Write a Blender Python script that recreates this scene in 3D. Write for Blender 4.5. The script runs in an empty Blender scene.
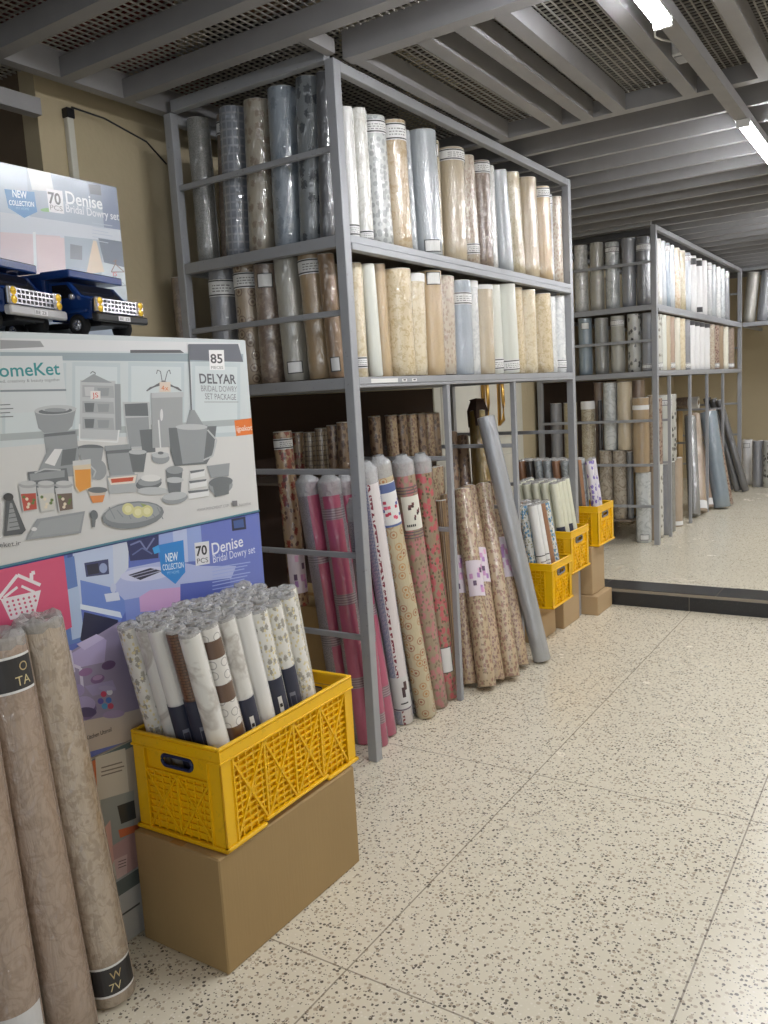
import bpy, math, random
from mathutils import Vector, Matrix
rnd = random.Random(7)
C = bpy.context.scene.collection
PI = math.pi
# ------------------------------------------------------------------ camera
CF, CX, CY, CZ, YAW, PITCH, ROLL = 826.69, 1.93477, -2.76117, 1.55560, -0.583712, -0.138616, -0.0583296
RT0 = Vector((math.cos(YAW), -math.sin(YAW), 0))
FW = Vector((math.sin(YAW)*math.cos(PITCH), math.cos(YAW)*math.cos(PITCH), math.sin(PITCH)))
UP0 = RT0.cross(FW)
RT = RT0*math.cos(ROLL) + UP0*math.sin(ROLL)
UP = -RT0*math.sin(ROLL) + UP0*math.cos(ROLL)
CAM = Vector((CX, CY, CZ))
def proj(p):
    d = Vector(p)-CAM; z = d.dot(FW)
    return 384+CF*d.dot(RT)/z, 512-CF*d.dot(UP)/z
def bp(x, y, ax, v):                      # where a sight line meets the plane axis = v
    d = FW*CF + RT*(x-384) + UP*(512-y)
    return CAM + d*((v-CAM[ax])/d[ax])
def find(axis, fixed, z, px, lo, hi):     # place along a shelf that lines up with a column of the photo
    for _ in range(40):
        m = (lo+hi)/2
        p = (m, fixed, z) if axis == 0 else (fixed, m, z)
        if proj(p)[0] < px: lo = m
        else: hi = m
    return (lo+hi)/2
cd = bpy.data.cameras.new('camera'); cam = bpy.data.objects.new('camera', cd); C.objects.link(cam)
cam.matrix_world = Matrix(((RT.x, UP.x, -FW.x, CX), (RT.y, UP.y, -FW.y, CY), (RT.z, UP.z, -FW.z, CZ), (0, 0, 0, 1)))
cd.sensor_fit = 'VERTICAL'; cd.sensor_height = 24; cd.sensor_width = 18; cd.lens = CF*24/1024
cd.clip_start = .05; cd.clip_end = 100
bpy.context.scene.camera = cam
# ------------------------------------------------------------------ mesh builder
class MB:
    def __init__(s): s.v = []; s.f = []; s.mi = []; s.uv = {}; s.col = {}; s.sm = []
    def face(s, pts, mi=0, uv=None, col=None, smooth=False):
        b = len(s.v); s.v += [tuple(p) for p in pts]; s.f.append(tuple(range(b, b+len(pts))))
        s.mi.append(mi); s.sm.append(smooth)
        if uv: s.uv[len(s.f)-1] = uv
        if col: s.col[len(s.f)-1] = col
    def idx(s, ids, mi=0, uv=None, col=None, smooth=False):
        s.f.append(tuple(ids)); s.mi.append(mi); s.sm.append(smooth)
        if uv: s.uv[len(s.f)-1] = uv
        if col: s.col[len(s.f)-1] = col
    def box(s, x0, x1, y0, y1, z0, z1, mi=0, M=None, col=None, bev=0):
        if bev:
            b = min(bev, (x1-x0)*.45, (y1-y0)*.45, (z1-z0)*.45)
            base = len(s.v); vs = []
            for sx, X in ((-1, x0), (1, x1)):
                for sy, Y in ((-1, y0), (1, y1)):
                    for sz, Z in ((-1, z0), (1, z1)):
                        vs += [(X, Y-sy*b, Z-sz*b), (X-sx*b, Y, Z-sz*b), (X-sx*b, Y-sy*b, Z)]
            if M: vs = [tuple(M @ Vector(p)) for p in vs]
            s.v += vs
            def k(a, bb, c, n): return base+((a*2+bb)*2+c)*3+n
            fs = []
            for a in (0, 1):
                q = [k(a, 0, 0, 0), k(a, 1, 0, 0), k(a, 1, 1, 0), k(a, 0, 1, 0)]; fs.append(q if a else q[::-1])
                q = [k(0, a, 0, 1), k(0, a, 1, 1), k(1, a, 1, 1), k(1, a, 0, 1)]; fs.append(q if a else q[::-1])
                q = [k(0, 0, a, 2), k(1, 0, a, 2), k(1, 1, a, 2), k(0, 1, a, 2)]; fs.append(q if a else q[::-1])
            for a in (0, 1):
                for bb in (0, 1):
                    fs.append([k(a, bb, 0, 0), k(a, bb, 1, 0), k(a, bb, 1, 1), k(a, bb, 0, 1)])
                    fs.append([k(a, 0, bb, 0), k(a, 1, bb, 0), k(a, 1, bb, 2), k(a, 0, bb, 2)])
                    fs.append([k(0, a, bb, 1), k(1, a, bb, 1), k(1, a, bb, 2), k(0, a, bb, 2)])
                    for c in (0, 1): fs.append([k(a, bb, c, 0), k(a, bb, c, 1), k(a, bb, c, 2)])
            cen = Vector(((x0+x1)/2, (y0+y1)/2, (z0+z1)/2))
            if M: cen = M @ cen
            for q in fs:
                p = [Vector(s.v[i]) for i in q]; n = (p[1]-p[0]).cross(p[2]-p[0])
                mid = sum(p, Vector())/len(p)
                if n.dot(mid-cen) < 0: q = q[::-1]
                s.idx(q, mi, col=col)
            return
        p = [(x, y, z) for x in (x0, x1) for y in (y0, y1) for z in (z0, z1)]
        if M: p = [tuple(M @ Vector(q)) for q in p]
        b = len(s.v); s.v += p
        for q in ((0, 1, 3, 2), (4, 6, 7, 5), (0, 4, 5, 1), (2, 3, 7, 6), (0, 2, 6, 4), (1, 5, 7, 3)):
            s.idx([b+i for i in q], mi, col=col)
    def bar(s, a, b, w, h, mi=0, up=(0, 0, 1), col=None):        # rectangular bar from a to b
        a = Vector(a); b = Vector(b); d = (b-a); L = d.length; d.normalize()
        u = Vector(up); sd = d.cross(u)
        if sd.length < 1e-4: sd = d.cross(Vector((1, 0, 0)))
        sd.normalize(); u = sd.cross(d)
        M = Matrix(((d.x, sd.x, u.x, a.x), (d.y, sd.y, u.y, a.y), (d.z, sd.z, u.z, a.z), (0, 0, 0, 1)))
        s.box(0, L, -w/2, w/2, -h/2, h/2, mi, M, col)
    def lathe(s, prof, n=24, mi=0, M=None, closed=False, smooth=True, uvr=None, off=(0, 0)):
        b = len(s.v)
        for (r, z) in prof:
            for i in range(n):
                a = PI + 2*PI*i/n; p = Vector((r*math.cos(a), r*math.sin(a), z))
                s.v.append(tuple(M @ p) if M else tuple(p))
        for k in range(len(prof)-1):
            for i in range(n):
                j = (i+1) % n
                uv = None
                if uvr:
                    u0 = 2*PI*i/n*uvr+off[0]; u1 = 2*PI*(i+1)/n*uvr+off[0]
                    v0 = prof[k][1]+off[1]; v1 = prof[k+1][1]+off[1]
                    uv = [(u0, v0), (u1, v0), (u1, v1), (u0, v1)]
                s.idx([b+k*n+i, b+k*n+j, b+(k+1)*n+j, b+(k+1)*n+i], mi, uv, smooth=smooth)
    def tube(s, pts, r, n=8, mi=0):
        pts = [Vector(p) for p in pts]; b = len(s.v)
        for i, p in enumerate(pts):
            d = (pts[min(i+1, len(pts)-1)]-pts[max(i-1, 0)]).normalized()
            a = d.cross(Vector((0, 0, 1)))
            if a.length < .05: a = d.cross(Vector((1, 0, 0)))
            a.normalize(); c = d.cross(a)
            for k in range(n):
                t = 2*PI*k/n; s.v.append(tuple(p+a*math.cos(t)*r+c*math.sin(t)*r))
        for i in range(len(pts)-1):
            for k in range(n):
                j = (k+1) % n; s.idx([b+i*n+k, b+i*n+j, b+(i+1)*n+j, b+(i+1)*n+k], mi, smooth=True)
        s.idx([b+k for k in range(n)][::-1], mi); s.idx([b+(len(pts)-1)*n+k for k in range(n)], mi)
    def build(s, name, mats, parent=None, fix=False):
        me = bpy.data.meshes.new(name); me.from_pydata(s.v, [], s.f)
        for m in (mats if isinstance(mats, (list, tuple)) else [mats]): me.materials.append(m)
        me.polygons.foreach_set('material_index', s.mi); me.polygons.foreach_set('use_smooth', s.sm)
        if s.uv:
            ul = me.uv_layers.new(name='UVMap')
            for fi, uv in s.uv.items():
                p = me.polygons[fi]
                for li, c in zip(p.loop_indices, uv): ul.data[li].uv = c
        if s.col:
            ca = me.color_attributes.new('Col', 'FLOAT_COLOR', 'CORNER')
            for p in me.polygons:
                c = s.col.get(p.index, (1, 1, 1))
                for li in p.loop_indices: ca.data[li].color = (c[0], c[1], c[2], 1)
        me.update()
        o = bpy.data.objects.new(name, me); C.objects.link(o)
        if parent: o.parent = parent
        return o
def tag(o, label=None, cat=None, group=None, kind=None):
    if label: o['label'] = label
    if cat: o['category'] = cat
    if group: o['group'] = group
    if kind: o['kind'] = kind
    return o
def empty(name, loc=(0, 0, 0), rz=0, label=None, cat=None, group=None):
    o = bpy.data.objects.new(name, None); C.objects.link(o); o.location = loc; o.rotation_euler = (0, 0, rz)
    o.empty_display_size = .1
    return tag(o, label, cat, group)
def copy_tree(o, parent=None):
    c = o.copy(); C.objects.link(c); c.parent = parent
    for ch in [x for x in bpy.data.objects if x.parent == o]: copy_tree(ch, c)
    return c
_txt = {}
def text_tris(s, bold=0.0):
    if (s, bold) in _txt: return _txt[(s, bold)]
    cu = bpy.data.curves.new('t', 'FONT'); cu.body = s; cu.size = 1; cu.offset = bold; cu.resolution_u = 3
    o = bpy.data.objects.new('t', cu); C.objects.link(o)
    bpy.context.view_layer.update()
    dg = bpy.context.evaluated_depsgraph_get(); me = o.evaluated_get(dg).to_mesh()
    vs = [tuple(v.co) for v in me.vertices]; fs = [tuple(p.vertices) for p in me.polygons]
    o.evaluated_get(dg).to_mesh_clear(); bpy.data.objects.remove(o); bpy.data.curves.remove(cu)
    x0 = min(v[0] for v in vs); x1 = max(v[0] for v in vs)
    _txt[(s, bold)] = (vs, fs, x0, x1); return _txt[(s, bold)]
# ------------------------------------------------------------------ materials
def srgb(r, g, b):
    f = lambda c: (c/255/12.92) if c/255 <= .04045 else ((c/255+.055)/1.055)**2.4
    return (f(r), f(g), f(b))
class NT:
    def __init__(s, name):
        s.m = bpy.data.materials.new(name); s.m.use_nodes = True; s.t = s.m.node_tree
        s.b = s.t.nodes['Principled BSDF']; s.out = s.t.nodes['Material Output']
    def n(s, typ, **kw):
        x = s.t.nodes.new(typ)
        for k, v in kw.items():
            if k.startswith('i_'): x.inputs[k[2:].replace('_', ' ')].default_value = v
            else: setattr(x, k, v)
        return x
    def l(s, a, b): s.t.links.new(a, b)
    def math(s, op, a, b=0.0, c=0.0):
        x = s.n('ShaderNodeMath', operation=op)
        for i, q in enumerate((a, b, c)):
            if isinstance(q, (int, float)): x.inputs[i].default_value = q
            else: s.l(q, x.inputs[i])
        return x.outputs[0]
    def mix(s, fac, a, b):
        x = s.n('ShaderNodeMix', data_type='RGBA')
        for i, q in ((0, fac), (6, a), (7, b)):
            if isinstance(q, (int, float)): x.inputs[i].default_value = q
            elif isinstance(q, tuple): x.inputs[i].default_value = (*q, 1)
            else: s.l(q, x.inputs[i])
        return x.outputs[2]
    def set(s, **kw):
        for k, v in kw.items():
            i = s.b.inputs[k.replace('_', ' ')]
            if isinstance(v, tuple) and len(v) == 3: v = (*v, 1)
            if isinstance(v, (int, float, tuple)): i.default_value = v
            else: s.l(v, i)
    def coords(s, kind='Object', scale=(1, 1, 1), loc=(0, 0, 0)):
        t = s.n('ShaderNodeTexCoord'); m = s.n('ShaderNodeMapping')
        m.inputs['Scale'].default_value = scale; m.inputs['Location'].default_value = loc
        s.l(t.outputs[kind], m.inputs[0]); return m.outputs[0]
    def noise(s, vec, scale, detail=3, rough=.5, dist=0):
        x = s.n('ShaderNodeTexNoise'); x.inputs['Scale'].default_value = scale; x.inputs['Detail'].default_value = detail
        x.inputs['Roughness'].default_value = rough; x.inputs['Distortion'].default_value = dist; s.l(vec, x.inputs['Vector']); return x.outputs[0]
    def vor(s, vec, scale, feat='F1', rand=1.0, dim='3D'):
        x = s.n('ShaderNodeTexVoronoi', feature=feat, voronoi_dimensions=dim); x.inputs['Scale'].default_value = scale
        x.inputs['Randomness'].default_value = rand; s.l(vec, x.inputs['Vector']); return x
    def ramp(s, fac, stops, interp='LINEAR'):
        x = s.n('ShaderNodeValToRGB'); cr = x.color_ramp; cr.interpolation = interp
        cr.elements[0].position = stops[0][0]; cr.elements[0].color = (*stops[0][1], 1)
        cr.elements[1].position = stops[-1][0]; cr.elements[1].color = (*stops[-1][1], 1)
        for p, c in stops[1:-1]: e = cr.elements.new(p); e.color = (*c, 1)
        s.l(fac, x.inputs[0]); return x.outputs[0]
    def bump(s, h, strength=.2, dist=.01):
        x = s.n('ShaderNodeBump'); x.inputs['Strength'].default_value = strength; x.inputs['Distance'].default_value = dist
        s.l(h, x.inputs['Height']); return x.outputs[0]
def simple(name, col, rough=.5, metal=0, var=.06, coat=0, vs=8):
    k = NT(name); v = k.coords()
    nz = k.noise(v, vs, 4)
    c2 = tuple(max(0, c*(1-var*2)) for c in col); c1 = tuple(min(1, c*(1+var)) for c in col)
    k.set(Base_Color=k.mix(nz, c1, c2), Roughness=rough, Metallic=metal, Coat_Weight=coat)
    return k.m
M = {}
def steelmat():
    k = NT('grey_painted_steel'); v = k.coords()
    n1 = k.noise(v, 5, 5); n2 = k.noise(v, 60, 2)
    c = k.mix(n1, srgb(172, 174, 178), srgb(148, 150, 154))
    sc = k.math('GREATER_THAN', n2, .70)
    k.set(Base_Color=k.mix(k.math('MULTIPLY', sc, .4), c, srgb(110, 108, 104)), Roughness=.42, Metallic=.15)
    k.set(Normal=k.bump(n1, .08, .01)); return k.m
M['steel'] = steelmat()
M['beam'] = simple('beam_grey_paint', srgb(146, 145, 146), .55, .1, .08)
M['meshwire'] = simple('grating_wire', srgb(168, 164, 158), .6, .1)
M['darkceil'] = simple('loft_underside', srgb(64, 50, 46), .9, 0, .4, vs=1.5)
M['shelfboard'] = simple('shelf_board', srgb(120, 108, 96), .7)
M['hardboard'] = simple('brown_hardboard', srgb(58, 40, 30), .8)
def wallmat(name, a, b):
    k = NT(name); v = k.coords()
    n = k.noise(v, 1.3, 5, .6); n2 = k.noise(v, 30, 4)
    k.set(Base_Color=k.mix(k.math('MULTIPLY', n, .9), a, b), Roughness=.85, Normal=k.bump(n2, .25, .01)); return k.m
M['wall'] = wallmat('beige_plaster', srgb(206, 192, 160), srgb(178, 164, 134))
M['shadedwall'] = wallmat('shaded_plaster', srgb(120, 104, 86), srgb(96, 82, 66))  # beige plaster darkened, the shade of the recess put into its colour
def terrazzo(name, joints_x, joints_y, base, cs=62, amt=.16):
    k = NT(name); v = k.coords('Object')
    big = k.noise(v, .9, 3); mid = k.noise(v, 25, 3)
    c = k.mix(big, base, tuple(x*.90 for x in base)); c = k.mix(k.math('MULTIPLY', mid, .3), c, tuple(x*.74 for x in base)); c = k.mix(k.math('MULTIPLY', k.noise(v, 170, 2), .3), c, tuple(x*.7 for x in base))
    # aggregate chips in three tones
    for sc, thr, rad, col in ((cs, amt, .37, srgb(64, 54, 46)), (cs*.8, .26, .34, srgb(186, 170, 146)), (cs*1.8, amt*.9, .33, srgb(112, 98, 82)), (cs*1.2, .16, .30, srgb(238, 230, 214))):
        vo = k.vor(v, sc, dim='2D'); sep = k.n('ShaderNodeSeparateColor'); k.l(vo.outputs['Color'], sep.inputs[0])
        dens = k.math('MULTIPLY_ADD', k.noise(v, 2.2, 2), .16, thr-.08)
        m = k.math('MULTIPLY', k.math('LESS_THAN', sep.outputs[0], dens), k.math('LESS_THAN', vo.outputs['Distance'], k.math('MULTIPLY_ADD', sep.outputs[1], .18, rad-.09)))
        c = k.mix(k.math('MULTIPLY', m, .85), c, col)
    xyz = k.n('ShaderNodeSeparateXYZ'); k.l(v, xyz.inputs[0])
    mask = None
    for ax, js in ((0, joints_x), (1, joints_y)):
        for j in js:
            q = k.math('LESS_THAN', k.math('ABSOLUTE', k.math('SUBTRACT', xyz.outputs[ax], j)), .0026)
            mask = q if mask is None else k.math('MAXIMUM', mask, q)
    if mask is not None: c = k.mix(k.math('MULTIPLY', mask, .6), c, srgb(92, 76, 58))
    st = k.noise(v, 1.7, 4, .6)
    k.set(Base_Color=c, Roughness=k.math('MULTIPLY_ADD', st, .07, .23), Specular_IOR_Level=.5); return k.m
M['terrazzo'] = terrazzo('terrazzo_floor', (.64, 1.455, 2.27, 3.9), (.195, -1.12, -2.44), srgb(240, 231, 208), 84, .145)
M['terrazzo_up'] = terrazzo('raised_terrazzo_floor', (1.9, 3.1), (6.2,), srgb(234, 226, 204), 90, .09)
def granite():
    k = NT('black_granite'); v = k.coords()
    n = k.noise(v, 220, 2); n2 = k.noise(v, 5, 4)
    c = k.mix(k.math('GREATER_THAN', n, .66), srgb(34, 35, 38), srgb(72, 74, 78)); c = k.mix(k.math('MULTIPLY', n2, .4), c, srgb(64, 66, 70))
    k.set(Base_Color=c, Roughness=.28); return k.m
M['granite'] = granite(); M['grout'] = simple('grout', srgb(150, 142, 128), .9)
def cardboard(name, a):
    k = NT(name); v = k.coords(); n = k.noise(v, 3, 4); fl = k.noise(k.coords(scale=(1, 1, .05)), 160, 1)
    c = k.mix(n, a, tuple(x*.82 for x in a)); c = k.mix(k.math('MULTIPLY', fl, .18), c, tuple(x*.6 for x in a))
    k.set(Base_Color=c, Roughness=.75, Normal=k.bump(fl, .1, .004)); return k.m
M['card'] = cardboard('kraft_cardboard', srgb(172, 144, 98)); M['card2'] = cardboard('pale_kraft_cardboard', srgb(196, 168, 128))
M['tape'] = simple('brown_tape', srgb(172, 134, 88), .25)
def plastic(name, col, rough=.35):
    k = NT(name); v = k.coords(); n = k.noise(v, 9, 4); d = k.noise(v, 40, 3, .7)
    c = k.mix(n, col, tuple(x*.84 for x in col)); c = k.mix(k.math('MULTIPLY', k.math('GREATER_THAN', d, .62), .12), c, srgb(120, 96, 40))
    k.set(Base_Color=c, Roughness=rough, Subsurface_Weight=0.0); return k.m
M['yellow'] = plastic('yellow_crate_plastic', srgb(250, 196, 10)); M['bluegrip'] = plastic('blue_grip_plastic', srgb(24, 44, 92))
M['greygrip'] = plastic('grey_grip_plastic', srgb(120, 124, 136))
def printmat(name='printed_card', rough=.3, coat=.35):
    k = NT(name); a = k.n('ShaderNodeAttribute', attribute_name='Col'); v = k.coords(); n = k.noise(v, 4, 4)
    k.set(Base_Color=k.mix(k.math('MULTIPLY', n, .12), a.outputs['Color'], (.42, .42, .44)), Roughness=rough, Coat_Weight=coat, Coat_Roughness=.15,
          Coat_Normal=k.bump(k.noise(v, 7, 2), .15, .02)); return k.m
M['print'] = printmat(); M['paper'] = printmat('printed_paper', .5, .1)
M['core'] = simple('cardboard_core', srgb(150, 124, 92), .8); M['white_plastic'] = simple('white_plastic', srgb(228, 228, 226), .4)
M['palecore'] = simple('pale_core', srgb(176, 170, 162), .6)
M['inner'] = simple('inside_of_roll', srgb(206, 204, 198), .7)
def film(name, col, a=.5):
    k = NT(name); v = k.coords(); n = k.noise(v, 40, 3, .6, 1.5)
    k.set(Base_Color=k.mix(n, col, tuple(x*.6 for x in col)), Roughness=.18, Normal=k.bump(n, .8, .01), Alpha=a, Coat_Weight=.5); return k.m
M['film'] = film('crinkled_clear_film', srgb(226, 228, 230), .62); M['film_dark'] = film('crinkled_dull_film', srgb(150, 140, 128), .7)
M['filmend'] = film('crumpled_end_film', srgb(214, 212, 208), .5)
M['gold_metal'] = simple('brass', srgb(196, 154, 78), .28, .9); M['door'] = simple('door_paint', srgb(214, 212, 200), .4)
M['glassgreen'] = film('clear_bag_film', srgb(170, 180, 160), .45)
def emis(name, col, s):
    k = NT(name); k.set(Base_Color=(1, 1, 1), Emission_Color=col, Emission_Strength=float(s)); return k.m
M['tube'] = emis('lit_diffuser', srgb(250, 251, 255), 75)
M['truckblue'] = simple('blue_toy_plastic', srgb(24, 58, 120), .25, 0, .1, .5); M['black'] = simple('black_plastic', srgb(24, 24, 27), .35, 0, .1)
M['rubber'] = simple('toy_tyre', srgb(22, 22, 24), .7); M['chrome'] = simple('chrome_plastic', srgb(225, 225, 230), .18, .85)
M['window'] = simple('toy_window', srgb(30, 30, 34), .12); M['amber'] = simple('amber_lamp', srgb(240, 196, 60), .25, .2)
M['silverbump'] = simple('silver_bumper', srgb(186, 186, 188), .4, .2)
# roll patterns ----------------------------------------------------------------
def pat(key, kind, c1, c2, c3=None, s=1.0, coat=1.0, rough=.4, wr=1.0, metal=0):
    c1 = srgb(*c1); c2 = srgb(*c2); c3 = srgb(*(c3 or (0, 0, 0)))
    k = NT(key); uv = k.coords('UV'); ob = k.coords('Object')
    sep = k.n('ShaderNodeSeparateXYZ'); k.l(uv, sep.inputs[0]); U, V = sep.outputs[0], sep.outputs[1]
    if kind == 'plain': c = k.mix(k.noise(uv, 14*s, 4), c1, c2)
    elif kind == 'glitter':
        vo = k.vor(uv, 330*s); sp = k.n('ShaderNodeSeparateColor'); k.l(vo.outputs['Color'], sp.inputs[0]); c = k.mix(sp.outputs[0], c1, c2)
    elif kind == 'wood':
        m = k.n('ShaderNodeMapping'); m.inputs['Scale'].default_value = (60*s, 4*s, 1); k.l(uv, m.inputs[0]); c = k.mix(k.noise(m.outputs[0], 1, 5, .6, .6), c1, c2)
    elif kind == 'marble':
        n = k.noise(uv, 6*s, 4, .55, 1.2); vein = k.math('SUBTRACT', 1.0, k.math('MULTIPLY', k.math('ABSOLUTE', k.math('SUBTRACT', n, .5)), 16))
        vein = k.math('MAXIMUM', vein, 0.0); cl = k.noise(uv, 3*s, 3); c = k.mix(k.math('MULTIPLY', cl, .25), c1, c2); c = k.mix(k.math('MULTIPLY', vein, .75), c, c2)
    elif kind == 'damask':
        n = k.noise(uv, 45*s, 3, .5, 1.0); w = k.n('ShaderNodeTexVoronoi', feature='SMOOTH_F1'); w.inputs['Scale'].default_value = 22*s; k.l(uv, w.inputs['Vector'])
        m = k.math('ADD', n, k.math('MULTIPLY', w.outputs['Distance'], .35)); m = k.ramp(m, [(.55, (0, 0, 0)), (.66, (1, 1, 1))]); c = k.mix(m, c1, c2)
    elif kind in ('leaf', 'floral', 'rose'):
        sc = {'leaf': 26, 'floral': 42, 'rose': 24}[kind]*s
        m = k.n('ShaderNodeMapping'); m.inputs['Scale'].default_value = (1.0, .7, 1); k.l(uv, m.inputs[0])
        wob = k.noise(uv, 110*s, 3, .6); dv = k.n('ShaderNodeVectorMath', operation='SCALE'); 
        vo = k.vor(m.outputs[0], sc, dim='2D'); sp = k.n('ShaderNodeSeparateColor'); k.l(vo.outputs['Color'], sp.inputs[0])
        d = k.math('ADD', vo.outputs['Distance'], k.math('MULTIPLY', k.math('SUBTRACT', wob, .5), 1.0))
        bl = k.math('LESS_THAN', d, .36 if kind != 'rose' else .44); on = k.math('LESS_THAN', sp.outputs[0], {'leaf': .55, 'floral': .75, 'rose': .8}[kind])
        c = k.mix(k.noise(uv, 30, 3), c1, tuple(x*.86 for x in c1)); c = k.mix(k.math('MULTIPLY', bl, on), c, c2)
        if c3 != (0, 0, 0):
            vo2 = k.vor(m.outputs[0], sc*1.7, dim='2D'); s2 = k.n('ShaderNodeSeparateColor'); k.l(vo2.outputs['Color'], s2.inputs[0])
            q = k.math('MULTIPLY', k.math('LESS_THAN', k.math('ADD', vo2.outputs['Distance'], k.math('MULTIPLY', k.math('SUBTRACT', wob, .5), .5)), .3), k.math('LESS_THAN', s2.outputs[1], .45)); c = k.mix(q, c, c3)
    elif kind == 'pebble':
        vo = k.vor(uv, 30*s, dim='2D', rand=.75); d = vo.outputs['Distance']; c = k.mix(k.ramp(d, [(.34, (1, 1, 1)), (.44, (0, 0, 0))]), c1, c2)
    elif kind == 'rings':
        vo = k.vor(uv, 21*s, dim='2D', rand=.7); d = vo.outputs['Distance']
        r1 = k.ramp(d, [(0, (1, 1, 1)), (.10, (1, 1, 1)), (.16, (0, 0, 0)), (.25, (0, 0, 0)), (.3, (1, 1, 1)), (.4, (0, 0, 0))]); sp = k.n('ShaderNodeSeparateColor'); k.l(vo.outputs['Color'], sp.inputs[0])
        c = k.mix(k.noise(uv, 30, 3), c1, tuple(x*.88 for x in c1)); c = k.mix(k.math('MULTIPLY', r1, .9), c, k.mix(sp.outputs[0], c2, c3))
    elif kind == 'lattice':
        a = k.math('FRACT', k.math('MULTIPLY', U, 36*s)); b = k.math('FRACT', k.math('MULTIPLY', V, 30*s))
        m = k.math('MAXIMUM', k.math('LESS_THAN', k.math('ABSOLUTE', k.math('SUBTRACT', a, .5)), .13), k.math('LESS_THAN', k.math('ABSOLUTE', k.math('SUBTRACT', b, .5)), .13))
        c = k.mix(m, k.mix(k.noise(uv, 60, 2), c1, c2), c3)
    elif kind == 'stripe':
        a = k.math('FRACT', k.math('MULTIPLY', U, 14*s)); st = k.ramp(a, [(0, c1), (.42, c2), (.47, c3), (.55, c2), (.6, c3), (.7, c2), (.76, c1)], 'CONSTANT')
        c = k.mix(k.math('MULTIPLY', k.noise(uv, 80, 2), .3), st, c2)
    elif kind == 'cloth':   # pink tablecloth with lace and cross bands
        a = k.math('FRACT', k.math('MULTIPLY', U, 6.5*s)); lace = k.math('LESS_THAN', a, .46)
        chk = k.math('GREATER_THAN', k.noise(uv, 260, 1), .5); lc = k.mix(chk, c2, c3); c = k.mix(lace, k.mix(k.noise(uv, 20, 3), c1, tuple(x*.8 for x in c1)), lc)
        b = k.math('FRACT', k.math('MULTIPLY', V, 2.6)); bd = k.math('LESS_THAN', b, .13); ln = k.math('GREATER_THAN', k.math('FRACT', k.math('MULTIPLY', V, 90)), .5)
        c = k.mix(k.math('MULTIPLY', bd, .8), c, k.mix(ln, c3, c2))
    elif kind == 'lacestripe':
        a = k.math('FRACT', k.math('MULTIPLY', U, 7*s)); dots = k.math('LESS_THAN', k.vor(uv, 150, dim='2D', rand=.1).outputs['Distance'], .33)
        c = k.mix(k.math('LESS_THAN', a, .5), c1, k.mix(dots, c2, c1)); e = k.math('LESS_THAN', k.math('ABSOLUTE', k.math('SUBTRACT', a, .56)), .04); c = k.mix(k.math('MULTIPLY', e, k.math('GREATER_THAN', k.noise(uv, 60, 1), .5)), c, c3)
    elif kind == 'tilebrick':
        a = k.n('ShaderNodeTexBrick'); a.inputs['Scale'].default_value = 22*s; a.inputs['Mortar Size'].default_value = .03; a.inputs['Color1'].default_value = (*c1, 1); a.inputs['Color2'].default_value = (*c2, 1); a.inputs['Mortar'].default_value = (*c3, 1); k.l(uv, a.inputs['Vector']); c = a.outputs[0]
    elif kind == 'banded':
        b = k.math('FRACT', k.math('MULTIPLY', V, 7.5*s)); ring = k.math('LESS_THAN', k.math('ABSOLUTE', k.math('SUBTRACT', k.vor(uv, 26, dim='2D', rand=.2).outputs['Distance'], .3)), .03)
        c = k.mix(ring, c1, c3); c = k.mix(k.math('LESS_THAN', b, .4), c, c2)
    m = k.n('ShaderNodeMapping'); m.inputs['Scale'].default_value = (1, 1, .22); k.l(ob, m.inputs[0])
    wr_n = k.noise(m.outputs[0], 34, 3, .6, .8); m2 = k.n('ShaderNodeMapping'); m2.inputs['Scale'].default_value = (1, 1, .7); k.l(ob, m2.inputs[0])
    k.set(Base_Color=c, Roughness=rough, Metallic=metal, Coat_Weight=coat, Coat_Roughness=.09, Coat_IOR=2.0, Normal=k.bump(wr_n, .35*wr, .012), Coat_Normal=k.bump(k.noise(m2.outputs[0], 24, 3, .55, 1.0), .55*wr, .02)); return k.m
W = 235
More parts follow.
